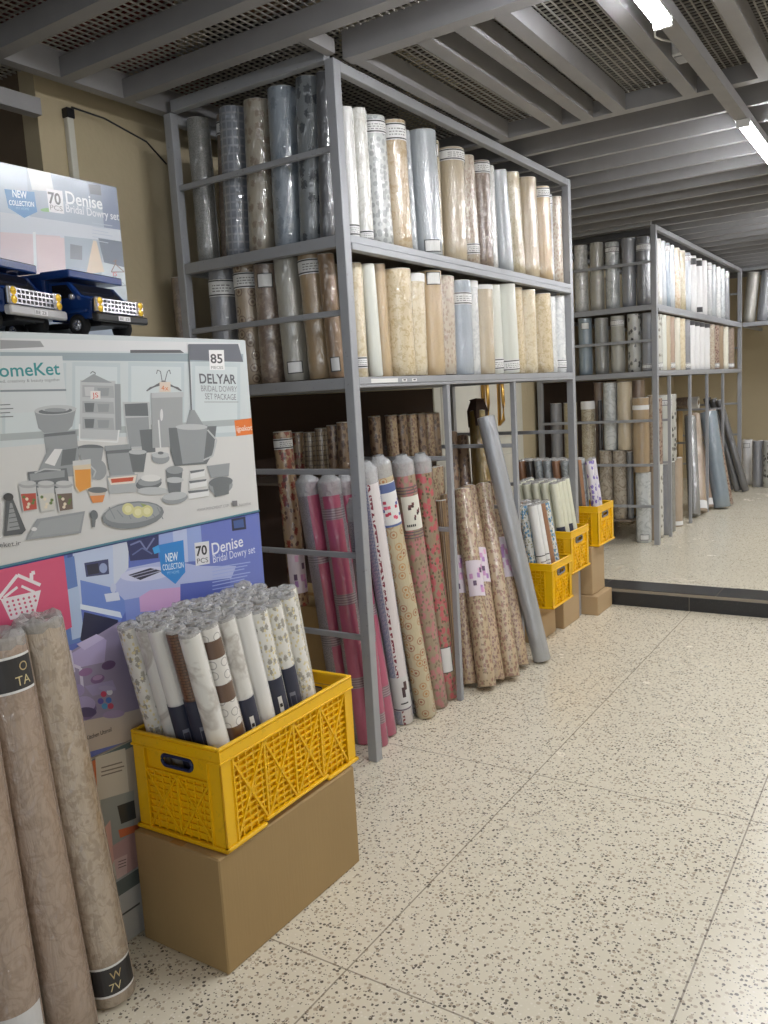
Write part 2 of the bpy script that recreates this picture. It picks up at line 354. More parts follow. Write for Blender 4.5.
PT = {
 'white_wood': pat('white_grained_vinyl', 'wood', (236, 236, 232), (214, 214, 212)),
 'white_crinkle': pat('white_veined_vinyl', 'marble', (226, 226, 220), (196, 194, 184), s=2, wr=1.6),
 'pebble': pat('white_pebble_vinyl', 'pebble', (206, 210, 208), (166, 170, 170), s=1.25),
 'gold': pat('gold_vinyl', 'damask', (188, 164, 130), (206, 188, 158), s=.8),
 'silver_blob': pat('silver_petal_vinyl', 'leaf', (190, 196, 200), (160, 166, 170), s=1.5),
 'silver': pat('plain_silver_vinyl', 'plain', (190, 196, 200), (170, 178, 184)),
 'beige': pat('beige_wallpaper', 'wood', (204, 190, 164), (186, 170, 142)),
 'beige_floral': pat('beige_floral_wallpaper', 'floral', (200, 188, 168), (172, 152, 134), s=1.5),
 'grey_floral': pat('grey_floral_wallpaper', 'damask', (182, 182, 178), (206, 206, 202)),
 'khaki': pat('khaki_wallpaper', 'damask', (172, 160, 126), (188, 176, 144), s=1.4),
 'orange_gold': pat('amber_wallpaper', 'wood', (200, 178, 142), (188, 162, 124)),
 'pale_grey': pat('pale_grey_wallpaper', 'damask', (204, 208, 208), (188, 192, 194), s=1.2),
 'yellow_damask': pat('yellow_damask_wallpaper', 'damask', (206, 190, 154), (222, 210, 182), s=1.3),
 'gold_damask': pat('gold_damask_wallpaper', 'damask', (190, 170, 130), (212, 196, 162), s=1.5),
 'cream': pat('cream_wallpaper', 'plain', (226, 222, 206), (214, 210, 194)),
 'off_white': pat('off_white_wallpaper', 'wood', (224, 226, 218), (212, 214, 204), s=.6, coat=.4, wr=.5),
 'grey_blue': pat('grey_blue_wallpaper', 'plain', (176, 186, 196), (160, 170, 182)),
 'white_swirl': pat('white_swirl_wallpaper', 'marble', (226, 228, 226), (190, 194, 196), s=2.2),
 'grey_glitter': pat('grey_glitter_wallpaper', 'glitter', (150, 150, 146), (112, 112, 108)),
 'brown_faint': pat('faint_brown_wallpaper', 'damask', (150, 134, 118), (130, 112, 98)),
 'grey_lattice': pat('grey_lattice_wallpaper', 'lattice', (126, 130, 140), (112, 118, 128), (146, 150, 156)),
 'beige_branch': pat('beige_branch_wallpaper', 'leaf', (170, 162, 146), (138, 124, 110), s=1.3),
 'steel_blue': pat('steel_blue_wallpaper', 'leaf', (150, 160, 170), (124, 134, 144), s=.9),
 'grey_leaf': pat('grey_wallpaper_with_dark_leaves', 'leaf', (132, 138, 142), (76, 82, 88), s=1.0),
 'dark_grey': pat('dark_grey_wallpaper', 'plain', (104, 106, 110), (88, 90, 94)),
 'plain_grey': pat('plain_grey_wallpaper', 'plain', (142, 144, 150), (128, 130, 136)),
 'brown_circles': pat('brown_circle_wallpaper', 'rings', (172, 154, 130), (112, 84, 64), (98, 74, 56), s=.85),
 'tan': pat('tan_wallpaper', 'wood', (164, 144, 118), (146, 124, 100)),
 'tan_gold': pat('tan_gold_wallpaper', 'wood', (178, 156, 122), (158, 132, 100)),
 'warm_brown': pat('warm_brown_wallpaper', 'wood', (150, 122, 92), (128, 102, 74)),
 'grey_cream': pat('grey_cream_wallpaper', 'plain', (178, 176, 166), (160, 158, 148)),
 'white_marble': pat('white_marble_wallpaper', 'marble', (206, 210, 210), (160, 166, 168), s=1.6),
 'brown_marble': pat('brown_marble_wallpaper', 'marble', (180, 170, 154), (110, 96, 80), s=2.2, coat=.5),
 'leafy_beige': pat('leafy_beige_wallpaper', 'marble', (190, 180, 156), (126, 110, 84), s=3),
 'black_leaf': pat('black_leaf_wallpaper', 'leaf', (184, 184, 178), (54, 54, 54), s=1.2),
 'white_leaf': pat('white_leaf_wallpaper', 'leaf', (220, 220, 212), (138, 134, 122), s=1.3),
 'green_grey': pat('green_grey_wallpaper', 'plain', (150, 158, 156), (132, 140, 138)),
 'blue_grey': pat('blue_grey_wallpaper', 'plain', (140, 156, 168), (124, 140, 152)),
 'bright_white': pat('bright_white_vinyl', 'plain', (240, 240, 240), (232, 232, 232), coat=.5),
 'brown_rose_p': pat('brown_pattern_vinyl', 'floral', (170, 148, 132), (110, 72, 62), s=1.1),
 'beige_lino': pat('beige_linoleum', 'plain', (184, 164, 142), (172, 152, 130)),
 'brown_lino': pat('brown_linoleum', 'wood', (166, 140, 120), (182, 160, 142)),
 'stone_tan': pat('tan_embossed_wallpaper', 'marble', (174, 154, 138), (150, 130, 114), s=2.5, coat=.7, wr=1.8),
 'stone_tan2': pat('tan_embossed_swirl_wallpaper', 'damask', (164, 148, 130), (184, 168, 150), s=1.0, coat=.8, wr=2.0),
 'pink_cloth': pat('pink_tablecloth_vinyl', 'cloth', (188, 88, 120), (112, 106, 112), (158, 150, 154), coat=.5, wr=.7),
 'blue_lace': pat('blue_lace_vinyl', 'lacestripe', (226, 220, 222), (98, 116, 160), (130, 30, 60), coat=.6),
 'paisley': pat('gold_paisley_vinyl', 'rings', (204, 190, 156), (150, 70, 40), (190, 130, 56), s=.95, coat=.8, wr=1.3),
 'rose_brown': pat('brown_rose_vinyl', 'rose', (160, 140, 114), (196, 92, 100), (104, 92, 70), s=1.5, coat=.5),
 'rose_soft': pat('soft_rose_vinyl', 'rose', (164, 146, 122), (188, 122, 124), (132, 112, 92), s=1.5, coat=.5),
 'brown_stripe': pat('brown_striped_vinyl', 'stripe', (120, 92, 66), (158, 132, 96), (88, 62, 44), coat=.6),
 'grey_flower': pat('grey_flower_vinyl', 'floral', (200, 196, 196), (110, 100, 110), s=.8),
 'floral_tan': pat('tan_floral_vinyl', 'floral', (198, 176, 144), (158, 122, 104), (140, 122, 94), s=1.1, coat=.6),
 'floral_tan2': pat('tan_spotted_vinyl', 'floral', (196, 172, 138), (140, 110, 92), (164, 130, 122), s=1.6, coat=.6),
 'silverfoil': pat('silver_foil', 'wood', (186, 190, 196), (160, 164, 170), s=.5, coat=.8, rough=.35, metal=.25),
 'goldfoil': pat('gold_foil', 'wood', (150, 128, 70), (120, 100, 52), s=.5, coat=.9, rough=.3, metal=.5),
 'brown_wrap': pat('brown_floral_wallpaper', 'floral', (150, 122, 94), (92, 66, 52), s=1.0, coat=.9, wr=1.6),
 'red_leaf': pat('red_leaf_wallpaper', 'leaf', (172, 142, 106), (136, 52, 34), (96, 60, 40), s=1.1),
 'kraft_lace': pat('tan_grid_wallpaper', 'lattice', (170, 152, 122), (150, 130, 100), (110, 90, 70), s=1.4),
 'a_marble': pat('white_marble_film', 'marble', (234, 234, 230), (176, 170, 164), s=.8, coat=.5, wr=.35),
 'a_white': pat('white_grained_film', 'wood', (236, 236, 234), (222, 222, 220), coat=.5, wr=.35, s=.5),
 'a_floral': pat('white_flower_film', 'leaf', (238, 237, 232), (166, 163, 154), (224, 212, 166), s=2.1, coat=.5, wr=.35),
 'a_brown': pat('brown_tile_film', 'tilebrick', (118, 82, 60), (104, 70, 50), (70, 46, 34), s=1.3, coat=.5, wr=.35),
 'a_band': pat('brown_and_white_film', 'banded', (230, 228, 224), (98, 70, 54), (168, 166, 166), coat=.5, wr=.35),
 'a_cream': pat('cream_film', 'plain', (226, 226, 206), (214, 214, 192), coat=.5, wr=.35),
 'a_blue': pat('blue_flower_film', 'floral', (228, 230, 226), (96, 148, 186), (150, 150, 110), s=1.2, coat=.5, wr=.35),
 'a_tan': pat('tan_film', 'wood', (166, 122, 92), (146, 104, 76), coat=.5, wr=.35),
 'a_purple': pat('purple_flower_film', 'floral', (230, 226, 232), (128, 110, 186), s=.9, coat=.5, wr=.35),
 'a_grey': pat('grey_marble_film', 'marble', (190, 196, 198), (120, 126, 130), s=1.6, coat=.5, wr=.35),
 'a_dark': pat('dark_film', 'wood', (72, 66, 64), (54, 50, 48), coat=.6, wr=.35),
}
WHITE = srgb(232, 232, 230); INK = srgb(34, 32, 34); NAVY = srgb(26, 34, 62)
# ------------------------------------------------------------------ rolls
def patch(mb, r, a0, a1, z0, z1, col):
    n = max(2, int(abs(a1-a0)/math.radians(10)))
    for i in range(n):
        t0 = a0+(a1-a0)*i/n; t1 = a0+(a1-a0)*(i+1)/n
        mb.face([(r*math.cos(t0), r*math.sin(t0), z0), (r*math.cos(t1), r*math.sin(t1), z0), (r*math.cos(t1), r*math.sin(t1), z1), (r*math.cos(t0), r*math.sin(t0), z1)], col=col, smooth=True)
def cyl_text(mb, s, r, a, z, h, col, width=None, vertical=False, bold=.02):
    vs, fs, x0, x1 = text_tris(s, bold); sx = h/.72
    if width: sx = width/(x1-x0)
    for f in fs:
        q = []
        for i in f:
            x = (vs[i][0]-(x0+x1)/2)*sx; y = vs[i][1]*h/.72
            if vertical: x, y = y, x
            t = a+x/r*(-1 if vertical else 1); q.append((r*math.cos(t), r*math.sin(t), z+y))
        if vertical: q = q[::-1]
        mb.face(q, col=col)
def make_label(root, r, spec, L, seed):
    kind, f0, f1 = spec[0], spec[1], spec[2]; z0, z1 = f0*L, f1*L; rr = r+.0012; mb = MB(); q = random.Random(seed)
    if kind == 'band':
        patch(mb, rr, -PI*.9, PI*.9, z0, z1, WHITE); h = z1-z0
        for zz in (z0+.004, z1-.008): patch(mb, rr+.0005, -PI*.9, PI*.9, zz, zz+.0055, INK)
        for k in range(3):
            zz = z0+h*(.28+.17*k); a = -.6
            while a < .7:
                w = q.uniform(.08, .3); patch(mb, rr+.0005, a, a+w, zz, zz+h*.06, srgb(120, 116, 116)); a += w+.08
    elif kind == 'tag':
        w = .62; patch(mb, rr, -w, w, z0, z1, WHITE); t = .004
        patch(mb, rr+.0005, -w, w, z0, z0+t, INK); patch(mb, rr+.0005, -w, w, z1-t, z1, INK)
        patch(mb, rr+.0005, -w, -w+t/r, z0, z1, INK); patch(mb, rr+.0005, w-t/r, w, z0, z1, INK)
    elif kind == 'black':
        patch(mb, rr, -PI*.9, PI*.9, z0, z1, INK)
    elif kind == 'white':
        patch(mb, rr, -PI*.8, PI*.8, z0, z1, WHITE)
    elif kind == 'navy':
        patch(mb, rr, -PI*.9, PI*.9, z0, z1, NAVY)
        patch(mb, rr+.0005, -.25, .35, z0+(z1-z0)*.55, z0+(z1-z0)*.8, srgb(120, 124, 140))
        patch(mb, rr+.0008, -.2, .3, z0+(z1-z0)*.58, z0+(z1-z0)*.77, NAVY)
        for k in range(4): patch(mb, rr+.0005, -.3, .1+.08*k, z0+(z1-z0)*(.12+.09*k), z0+(z1-z0)*(.15+.09*k), srgb(150, 142, 110))
    elif kind == 'navytag':
        patch(mb, rr, -PI*.9, PI*.9, z0, z1, NAVY); patch(mb, rr+.0005, .0, .42, z0+(z1-z0)*.55, z0+(z1-z0)*.85, WHITE)
        for k in range(3): patch(mb, rr+.0009, .07, .35, z0+(z1-z0)*(.6+.08*k), z0+(z1-z0)*(.63+.08*k), INK)
    elif kind == 'rosecard':
        patch(mb, rr, -PI*.6, PI*.6, z0, z1, WHITE); h = z1-z0
        patch(mb, rr+.0005, -PI*.6, PI*.6, z1-h*.22, z1-h*.02, srgb(84, 104, 156))
        for k in range(14):
            a = q.uniform(-1.1, 1.1); zz = z0+h*q.uniform(.12, .58); patch(mb, rr+.0006+k*.00005, a, a+.28, zz, zz+.014, [srgb(190, 40, 74), srgb(60, 74, 150), srgb(224, 92, 120)][k % 3])
        patch(mb, rr+.0005, -PI*.6, PI*.6, z0, z0+h*.05, srgb(84, 104, 156))
    elif kind == 'butterfly':
        patch(mb, rr, -1.0, 1.0, z0, z1, srgb(232, 230, 218)); h = z1-z0
        for a, zz, w in ((-.45, .6, .28), (-.12, .66, .22), (.3, .42, .2), (.5, .46, .16), (-.02, .28, .16)):
            patch(mb, rr+.0006, a, a+w, z0+h*zz, z0+h*(zz+.09), srgb(60, 34, 34)); patch(mb, rr+.0008, a+.05, a+w+.05, z0+h*(zz+.07), z0+h*(zz+.15), srgb(110, 56, 56))
        for k in range(5): patch(mb, rr+.0006, -.75+.17*k, -.63+.17*k, z0+h*.1, z0+h*.17, INK)
        for k in range(3): patch(mb, rr+.0005, -PI*.7, PI*.7, z1+.012+.014*k, z1+.018+.014*k, srgb(110, 92, 96)); patch(mb, rr+.0005, -PI*.7, PI*.7, z0-.014-.014*k, z0-.008-.014*k, srgb(110, 92, 96))
    elif kind == 'pinkpaper':
        patch(mb, rr+.002, -1.1, 1.1, z0, z1, srgb(226, 214, 222)); h = z1-z0
        for k in range(9):
            a = -.9+q.uniform(0, 1.5); zz = z0+h*q.uniform(.08, .8); patch(mb, rr+.0026+k*.00005, a, a+.35, zz, zz+h*.14, [srgb(206, 150, 196), srgb(178, 130, 190), srgb(230, 178, 208), srgb(96, 70, 100)][k % 4])
    elif kind == 'birdcard':
        patch(mb, rr, -1.3, 1.3, z0, z1, srgb(220, 220, 220)); h = z1-z0
        patch(mb, rr+.0005, -.1, .25, z0+h*.4, z0+h*.7, srgb(60, 30, 40)); patch(mb, rr+.0005, .15, .5, z0+h*.6, z0+h*.85, srgb(80, 50, 50)); patch(mb, rr+.0005, -.4, .4, z0+h*.2, z0+h*.24, INK); patch(mb, rr+.0005, -1.3, 1.3, z0+h*.02, z0+h*.06, srgb(110, 90, 110))
    elif kind == 'fgblack':
        patch(mb, rr, -PI*.9, PI*.9, z0-.006, z0, WHITE); patch(mb, rr, -PI*.9, PI*.9, z0, z1, srgb(30, 28, 28)); patch(mb, rr, -PI*.9, PI*.9, z1, z1+.006, WHITE)
        cyl_text(mb, spec[3], rr+.001, spec[4], z0+(z1-z0)*.12, (z1-z0)*.30, srgb(214, 200, 150), bold=.0); cyl_text(mb, spec[5], rr+.001, spec[4]+.1, z0+(z1-z0)*.55, (z1-z0)*.30, srgb(190, 170, 120), bold=.0)
    elif kind == 'fgwhite':
        patch(mb, rr, -PI*.9, PI*.9, z0, z1, srgb(216, 216, 216)); h = z1-z0
        patch(mb, rr+.0005, .1, .3, z0+h*.6, z0+h*.8, srgb(120, 120, 124)); patch(mb, rr+.0008, .15, .25, z0+h*.64, z0+h*.76, srgb(216, 216, 216))
        for k in range(5): patch(mb, rr+.0005, -.6, -.1+.05*(k % 3), z0+h*(.15+.08*k), z0+h*(.18+.08*k), srgb(130, 130, 134)); patch(mb, rr+.0005, .1, .35, z0+h*(.1+.08*k), z0+h*(.13+.08*k), srgb(110, 110, 116))
    return mb.build('paper_label', M['paper'], root)
RN = [0]
FACE = Vector((1, -.75, 0))
def roll(p0, p1, r, pk, label, group, labels=(), core=True, cap=None, name='wallpaper_roll', face=None, nseg=22, cat='roll', simple_=False, taper=0.0, rest=True):
    RN[0] += 1; p0 = Vector(p0); p1 = Vector(p1); L = (p1-p0).length; z = (p1-p0).normalized()
    if rest and z.z > .5: up_ = Vector((0, 0, r*math.sqrt(max(0, 1-z.z**2)))); p0 = p0+up_; p1 = p1+up_
    f = (face or FACE); x = (f - z*f.dot(z)).normalized(); y = z.cross(x)
    root = empty(name, (0, 0, 0)); root.matrix_world = Matrix(((x.x, y.x, z.x, p0.x), (x.y, y.y, z.y, p0.y), (x.z, y.z, z.z, p0.z), (0, 0, 0, 1)))
    tag(root, label, cat, group)
    q = random.Random(RN[0]*13+5); off = (q.uniform(0, 9), q.uniform(0, 9)); mb = MB(); nz = 3 if simple_ else 7
    prof = [(r*.42, L-.03), (r*.42, L), (r*.93, L), (r, L-.004)]
    prof = [(r*.42, .02), (r*.42, 0), (r*.95, 0)]+[(r*(1+taper*(i/nz-.5)+(q.uniform(-.012, .012) if 0 < i < nz else 0)), L*i/nz + (.002 if i == 0 else (-.003 if i == nz else 0))) for i in range(nz+1)]
    b1 = MB(); b1.lathe(prof, nseg, 0, uvr=r, off=off)
    rt = r*(1+taper*.5)
    b1.lathe([(rt, L-.003), (rt*.95, L), (r*.42, L), (r*.42, L-.05), (.001, L-.05)], nseg, 1)
    # wound edge of the sheet
    b1.bar((0, rt*1.0, .004), (0, rt*1.0, L-.004), .012, .0035, 0, up=(0, 1, 0)) if not simple_ else None
    b1.build('sheet', [PT[pk], M['inner']], root)
    if core and not simple_:
        c = MB(); c.lathe([(r*.42, L-.04), (r*.42, L+.002), (r*.34, L+.002), (r*.34, L-.04)], 14); c.build('core', M['core'] if name != 'adhesive_film_roll' else M['palecore'], root)
    for k, s in enumerate(labels): make_label(root, r, s, L, RN[0]*7+k)
    if name == 'adhesive_film_roll':
        c = MB(); n = 14; qq = random.Random(RN[0]); b_ = 0
        rings = [[(rr_*math.cos(2*PI*k/n), rr_*math.sin(2*PI*k/n), L+zz+qq.uniform(-.0, jj)) for k in range(n)] for rr_, zz, jj in ((r*1.02, -.006, .003), (r*.98, .001, .006), (r*.62, .0015, .009), (r*.25, -.003, .006))]
        for a_, c_ in zip(rings, rings[1:]):
            for k in range(n): c.face([a_[k], a_[(k+1) % n], c_[(k+1) % n], c_[k]])
        c.build('end_wrap', M['filmend'], root)
    if name == 'wall_covering_roll':
        c = MB(); n = 22; qq = random.Random(RN[0])
        rings = [[(rr_*math.cos(2*PI*k/n), rr_*math.sin(2*PI*k/n), L+zz+qq.uniform(-jj, jj)) for k in range(n)] for rr_, zz, jj in ((r*1.025, -.02, .006), (r*1.02, .004, .006), (r*.85, .012, .009), (r*.5, .006, .009), (r*.1, .0, .004))]
        for a_, c_ in zip(rings, rings[1:]):
            for k in range(n): c.face([a_[k], a_[(k+1) % n], c_[(k+1) % n], c_[k]])
        c.build('end_wrap', M['filmend'], root); cap = None
    if cap:
        m, hh = cap; c = MB()
        pr = [(r*1.03, L-hh*1.3), (r*1.05, L-hh*.2), (r*.98, L+.002), (r*.6, L+hh*.35), (r*.5, L+hh*.6), (.002, L+hh*.5)]
        c.lathe(pr, 18); c.build('end_wrap', m, root)
    return root
def ordn(i): return ['first', 'second', 'third', 'fourth', 'fifth', 'sixth', 'seventh', 'eighth', 'ninth', 'tenth', 'eleventh', 'twelfth', 'thirteenth', 'fourteenth', 'fifteenth', 'sixteenth', 'seventeenth', 'eighteenth', 'nineteenth', 'twentieth'][i]
# ------------------------------------------------------------------ the setting
H, L1, D1, Z1, Z2 = 2.85, 2.54, .94, 1.64, 2.20
US = .12                                       # height of the raised floor
def struct(name, mb, m, parent=None):
    o = mb.build(name, m, parent)
    if not parent: o['kind'] = 'structure'
    return o
b = MB(); b.box(-2.2, 6, -6, 2.90, -.1, 0); struct('floor', b, M['terrazzo'])
b = MB(); b.box(-2.2, 6, 3.14, 10.2, -.1, US); struct('floor', b, M['terrazzo_up'])
tr = empty('trim_1'); tr['kind'] = 'structure'
b = MB()
xs = [-1.6, -.62, .02, .80, 1.58, 2.36, 3.14, 3.92, 4.7, 5.9]
for x0, x1 in zip(xs, xs[1:]): b.box(x0+.002, x1-.002, 2.885, 3.14, US-.022, US, bev=.002)
b.build('kerb_tread', M['granite'], tr); b = MB(); xs2 = [x-.21 for x in xs]+[6.2]
xs2 = [-1.6, -.9, -.2, .63, 1.41, 2.19, 2.97, 3.75, 4.53, 5.9]
for x0, x1 in zip(xs2, xs2[1:]): b.box(x0+.002, x1-.002, 2.880, 2.894, .001, US-.024, bev=.001)
b.build('kerb_riser', M['granite'], tr)
b = MB(); b.box(-1.6, 5.9, 2.884, 3.138, .0, US-.003); b.build('grout_line', M['grout'], tr)
b = MB(); b.box(-1.24, -1.14, -.50, 10.2, -.1, 4.1); struct('wall_left', b, M['wall'])
b = MB(); b.box(-2.2, -2.1, -6, -.5, 0, 4.1); b.box(-2.1, -1.24, -.5, -.42, 0, 4.1); struct('wall_left_recess', b, M['shadedwall'])
b = MB(); b.box(-1.24, 6, 9.7, 9.8, US, 4.1); struct('wall_back', b, M['wall'])
b = MB(); b.box(6.0, 6.1, -6, 9.8, 0, 4.1); struct('wall_right', b, M['wall'])
# mezzanine seen from below
ce = empty('ceiling'); ce['kind'] = 'structure'
b = MB(); b.box(-2.1, 6, -6, 9.7, 3.9, 4.0); b.build('loft_ceiling', M['darkceil'], ce)
b = MB(); BZ = 2.86
def beam(p, q, w=.06, h=.075, z=BZ): mb = MB(); mb.bar((p[0], p[1], z+h/2), (q[0], q[1], z+h/2), w, h); return mb
for y in (-2.32, -2.01, -1.71, -1.41, -1.10, -.80, -.50): beam((-.93, y), (6, y)).build('joist', M['beam'], ce)
beam((-.93, -.195), (6, -.195)).build('joist', M['beam'], ce)
beam((.0, .10), (6, .10), .07, .11).build('joist', M['beam'], ce)
beam((-.93, 1.50), (6, 1.50), .06).build('joist', M['beam'], ce)
y = 1.86
while y < 9.6: beam((-1.13, y), (6, y), .034, .10).build('joist', M['beam'], ce); y += .318
for x in (.325, .485, .645, .975, 1.30, 1.62, 1.95, 2.3, 2.65, 3.0): beam((x, .13), (x, 1.47), .062, .085).build('joist', M['beam'], ce)
for x in (.035,): beam((x, .13), (x, 1.47), .05, .085).build('joist', M['beam'], ce)
mb = MB(); mb.bar((-.955, -6, 2.91), (-.955, 9.6, 2.91), .05, .1); mb.build('edge_beam', M['beam'], ce)
mb = MB(); mb.bar((-.01, -.2, 2.885), (-.01, 0, 2.885), .04, .05); mb.build('edge_beam', M['beam'], ce)
mb = MB(); mb.bar((-1.0, -6, 2.745), (-1.0, -.60, 2.745), .05, .062); mb.bar((-2.1, -1.1, 2.69), (-1.02, -1.1, 2.69), .05, .05); mb.build('lower_edge_beam', M['beam'], ce)
mb = MB(); mb.bar((1.13, -5.5, 2.83), (1.13, 1.92, 2.83), .06, .05); mb.bar((1.13, 1.92, 2.83), (1.13, 9.5, 2.83), .06, .05); mb.build('light_channel', M['beam'], ce)
g = MB(); x = -2.05
while x < 4: g.box(x-.003, x+.003, -4, 9.6, 2.960, 2.965); x += .032
y = -4
while y < 9.6: g.box(-2.05, 4, y-.003, y+.003, 2.965, 2.970); y += .032
g.build('grating', M['meshwire'], ce)
# ceiling stock seen dimly above the grating
up = MB()
for k in range(26):
    q = rnd.uniform; x0, y0 = q(-1.8, 3), q(-2, 8); up.box(x0, x0+q(.3, .7), y0, y0+q(.3, .8), 2.99, 3.2+q(0, .3), mi=k % 3)
up.build('loft_stock', [cardboard('loft_box_brown', srgb(96, 66, 48)), cardboard('loft_box_red', srgb(110, 48, 44)), cardboard('loft_box_grey', srgb(70, 66, 70))], ce)
# tube lights
def tube_light(x, y0, L, label):
    t = empty('tube_light', (x, y0, 2.805), 0, label, 'ceiling light', 'tube lights under the loft joists')
    m = MB(); m.box(-.03, .03, 0, L, -.014, 0, bev=.003); m.build('housing', M['white_plastic'], t)
    m = MB(); n = 10
    for i in range(n):
        a0 = PI+PI*i/n; a1 = PI+PI*(i+1)/n
        m.face([(.03*math.cos(a0), .01, -.014+.022*math.sin(a0)), (.03*math.cos(a0), L-.01, -.014+.022*math.sin(a0)), (.03*math.cos(a1), L-.01, -.014+.022*math.sin(a1)), (.03*math.cos(a1), .01, -.014+.022*math.sin(a1))])
    for yy in (.01, L-.01): m.face([(.03*math.cos(PI+PI*i/n), yy, -.014+.022*math.sin(PI+PI*i/n)) for i in range(n+1)])
    m.build('diffuser', M['tube'], t)
    for yy in (0, L): m = MB(); m.box(-.032, .032, yy-.012, yy+.004, -.038, 0, bev=.003); m.build('end_cap', M['white_plastic'], t)
    return t
tube_light(1.13, -.80, 1.20, 'lit white tube light at the top edge above the near floor')
tube_light(1.14, 1.86, 1.2, 'lit white tube light at upper right beyond the cross joist')
tube_light(1.14, 4.6, 1.2, 'lit white tube light deeper in the shop over raised floor')
tube_light(1.14, 7.0, 1.2, 'lit white tube light over the far end of raised floor')
for y in (-1.6, 1.2, 4.0, 6.8): tube_light(3.4, y, 1.2, 'lit white tube light in the right hand row over the aisle')
cb = MB(); cb.tube([(1.10, .40, 2.80), (1.07, .52, 2.795), (1.06, .66, 2.83), (1.075, .80, 2.86), (1.085, .95, 2.87), (1.03, 1.05, 2.9)], .004, 6); tag(cb.build('power_cable', M['white_plastic']), 'thin white cable looping from the upper tube light to junction box', 'cable')
jb = empty('junction_box', (1.045, 1.06, 2.90), 0, 'small grey junction box under the loft grating near the tube light', 'junction box')
m = MB(); m.box(-.04, .05, -.05, .06, -.015, .075, bev=.006); m.build('housing', M['white_plastic'], jb); m = MB(); m.box(-.03, .04, -.04, .05, -.02, -.014); m.build('lid', M['steel'], jb)
# wall conduit
cc = empty('wall_conduit', (-1.13, -.36, 0), 0, 'pale square conduit running down the beige wall beside the stacked boxes', 'conduit')
m = MB(); m.box(-.01, .018, -.016, .016, .4, 2.80, bev=.003); m.build('duct', M['door'], cc)
m = MB(); m.box(-.012, .024, -.02, .02, 2.79, 2.83, bev=.003); m.build('bracket', M['black'], cc)
cb = MB(); cb.tube([(-1.10, -.36, 2.83), (-1.09, -.2, 2.82), (-1.06, 0, 2.76), (-1.05, .1, 2.68)], .004, 6); tag(cb.build('wall_cable', M['black']), 'thin black cable sagging along the beige wall behind the rack post', 'cable')
# door in the left wall
dr = empty('door_1', (-1.13, 3.6, 0)); dr['kind'] = 'structure'
for y0 in (-.98, -.16):
    m = MB(); m.box(-.008, .012, y0, y0+.78, US, 2.25, bev=.004)
    m.box(.010, .018, y0+.1, y0+.68, .35, 1.0, bev=.004); m.box(.010, .018, y0+.1, y0+.68, 1.15, 2.1, bev=.004); m.build('door_leaf', M['door'], dr)
for y0 in (-.17, .12):
    m = MB(); m.tube([(.02, y0, 1.62), (.055, y0, 1.60), (.06, y0, 1.45), (.055, y0, 1.30), (.02, y0, 1.27)], .016, 8); m.box(.012, .024, y0-.03, y0+.03, 1.25, 1.66, bev=.006)
    m.build('door_handle', M['gold_metal'], dr)
# ------------------------------------------------------------------ steel racks
def part(root, name, m, *boxes, bars=()):
    mb = MB()
    for q in boxes: mb.box(*q, bev=.0025)
    for q in bars: mb.bar(*q)
    return mb.build(name, m, root)
def rack(label, y0, L, D, base, dividers, rungs, Hh=H):
    t = empty('storage_rack', (0, y0, 0), 0, label, 'rack'); S = M['steel']; p = .045
    for x0, yy, zb in ((-p, 0, base), (-D, 0, base), (-p, L-p, base), (-D, L-p, base)):
        part(t, 'post', S, (x0, x0+p, yy, yy+p, zb, Hh))
    part(t, 'top_rail', S, (-.04, -.002, p, L-p, Hh-.04, Hh)); part(t, 'top_rail', S, (-D+.002, -D+.04, p, L-p, Hh-.04, Hh))
    part(t, 'top_rail', S, (-D+p, -p, .003, .043, Hh+.001, Hh+.05))
    part(t, 'top_rail', S, (-D+p, -p, L-.043, L-.003, Hh-.03, Hh+.01))
    for z in (Z1, Z2):
        f = .030
        mb = MB(); mb.box(-.035, .000, p, L-p, z-f, z, bev=.002)
        if z == Z2: mb.box(-.035, .006, p, L-p, z-f-.028, z-f-.001, bev=.002)
        else: mb.box(-.03, -.001, p, L-p, z-f-.014, z-f-.001, bev=.002)
        mb.build('shelf_rail', S, t)
        mb = MB(); mb.box(-D+p, -p, .002, .04, z-.045, z, bev=.002); mb.build('shelf_rail', S, t)
        mb = MB(); mb.box(-D+p, -p, L-.04, L-.002, z-.045, z, bev=.002); mb.build('shelf_rail', S, t)
        mb = MB(); mb.box(-D, -D+.035, p, L-p, z-.045, z, bev=.002); mb.build('shelf_rail', S, t)
        part(t, 'shelf_board', M['shelfboard'], (-D+.04, -.038, .042, L-.042, z-.014, z+.001))
    for z in rungs:
        for yy in (.012, L-.03): part(t, 'rung', S, (-D+p, -p, yy, yy+.018, z-.012, z+.012))
    for di, d in enumerate(dividers):
        part(t, 'divider_post', S, (-.030, -.002, d-.014, d+.014, base, Z1-.044))
        for z in (rungs[0], rungs[1]+.0) if len(dividers) < 3 or di in (0, 3) else (): part(t, 'divider_rung', S, (-D+p, -.031, d-.009, d+.009, z-.028, z-.006))
    return t
r1 = rack('near grey steel rack loaded with rolls, standing on the lower floor', 0, L1, D1, 0, (.80, 1.58), (1.255, .90, .545, 2.53, 1.90))
part(r1, 'dark_backing', M['hardboard'], (-D1-.02, -D1-.004, .05, 2.30, .02, Z1-.05))  # dark board added behind the lower bays to deepen their natural shade
st = MB(); p0 = bp(371, 380, 0, .0007); p1 = bp(398, 383, 0, .0007)
st.face([(.0012, p0.y, Z1-.009), (.0012, p1.y, Z1-.009), (.0012, p1.y, Z1-.026), (.0012, p0.y, Z1-.026)], col=srgb(228, 228, 224))
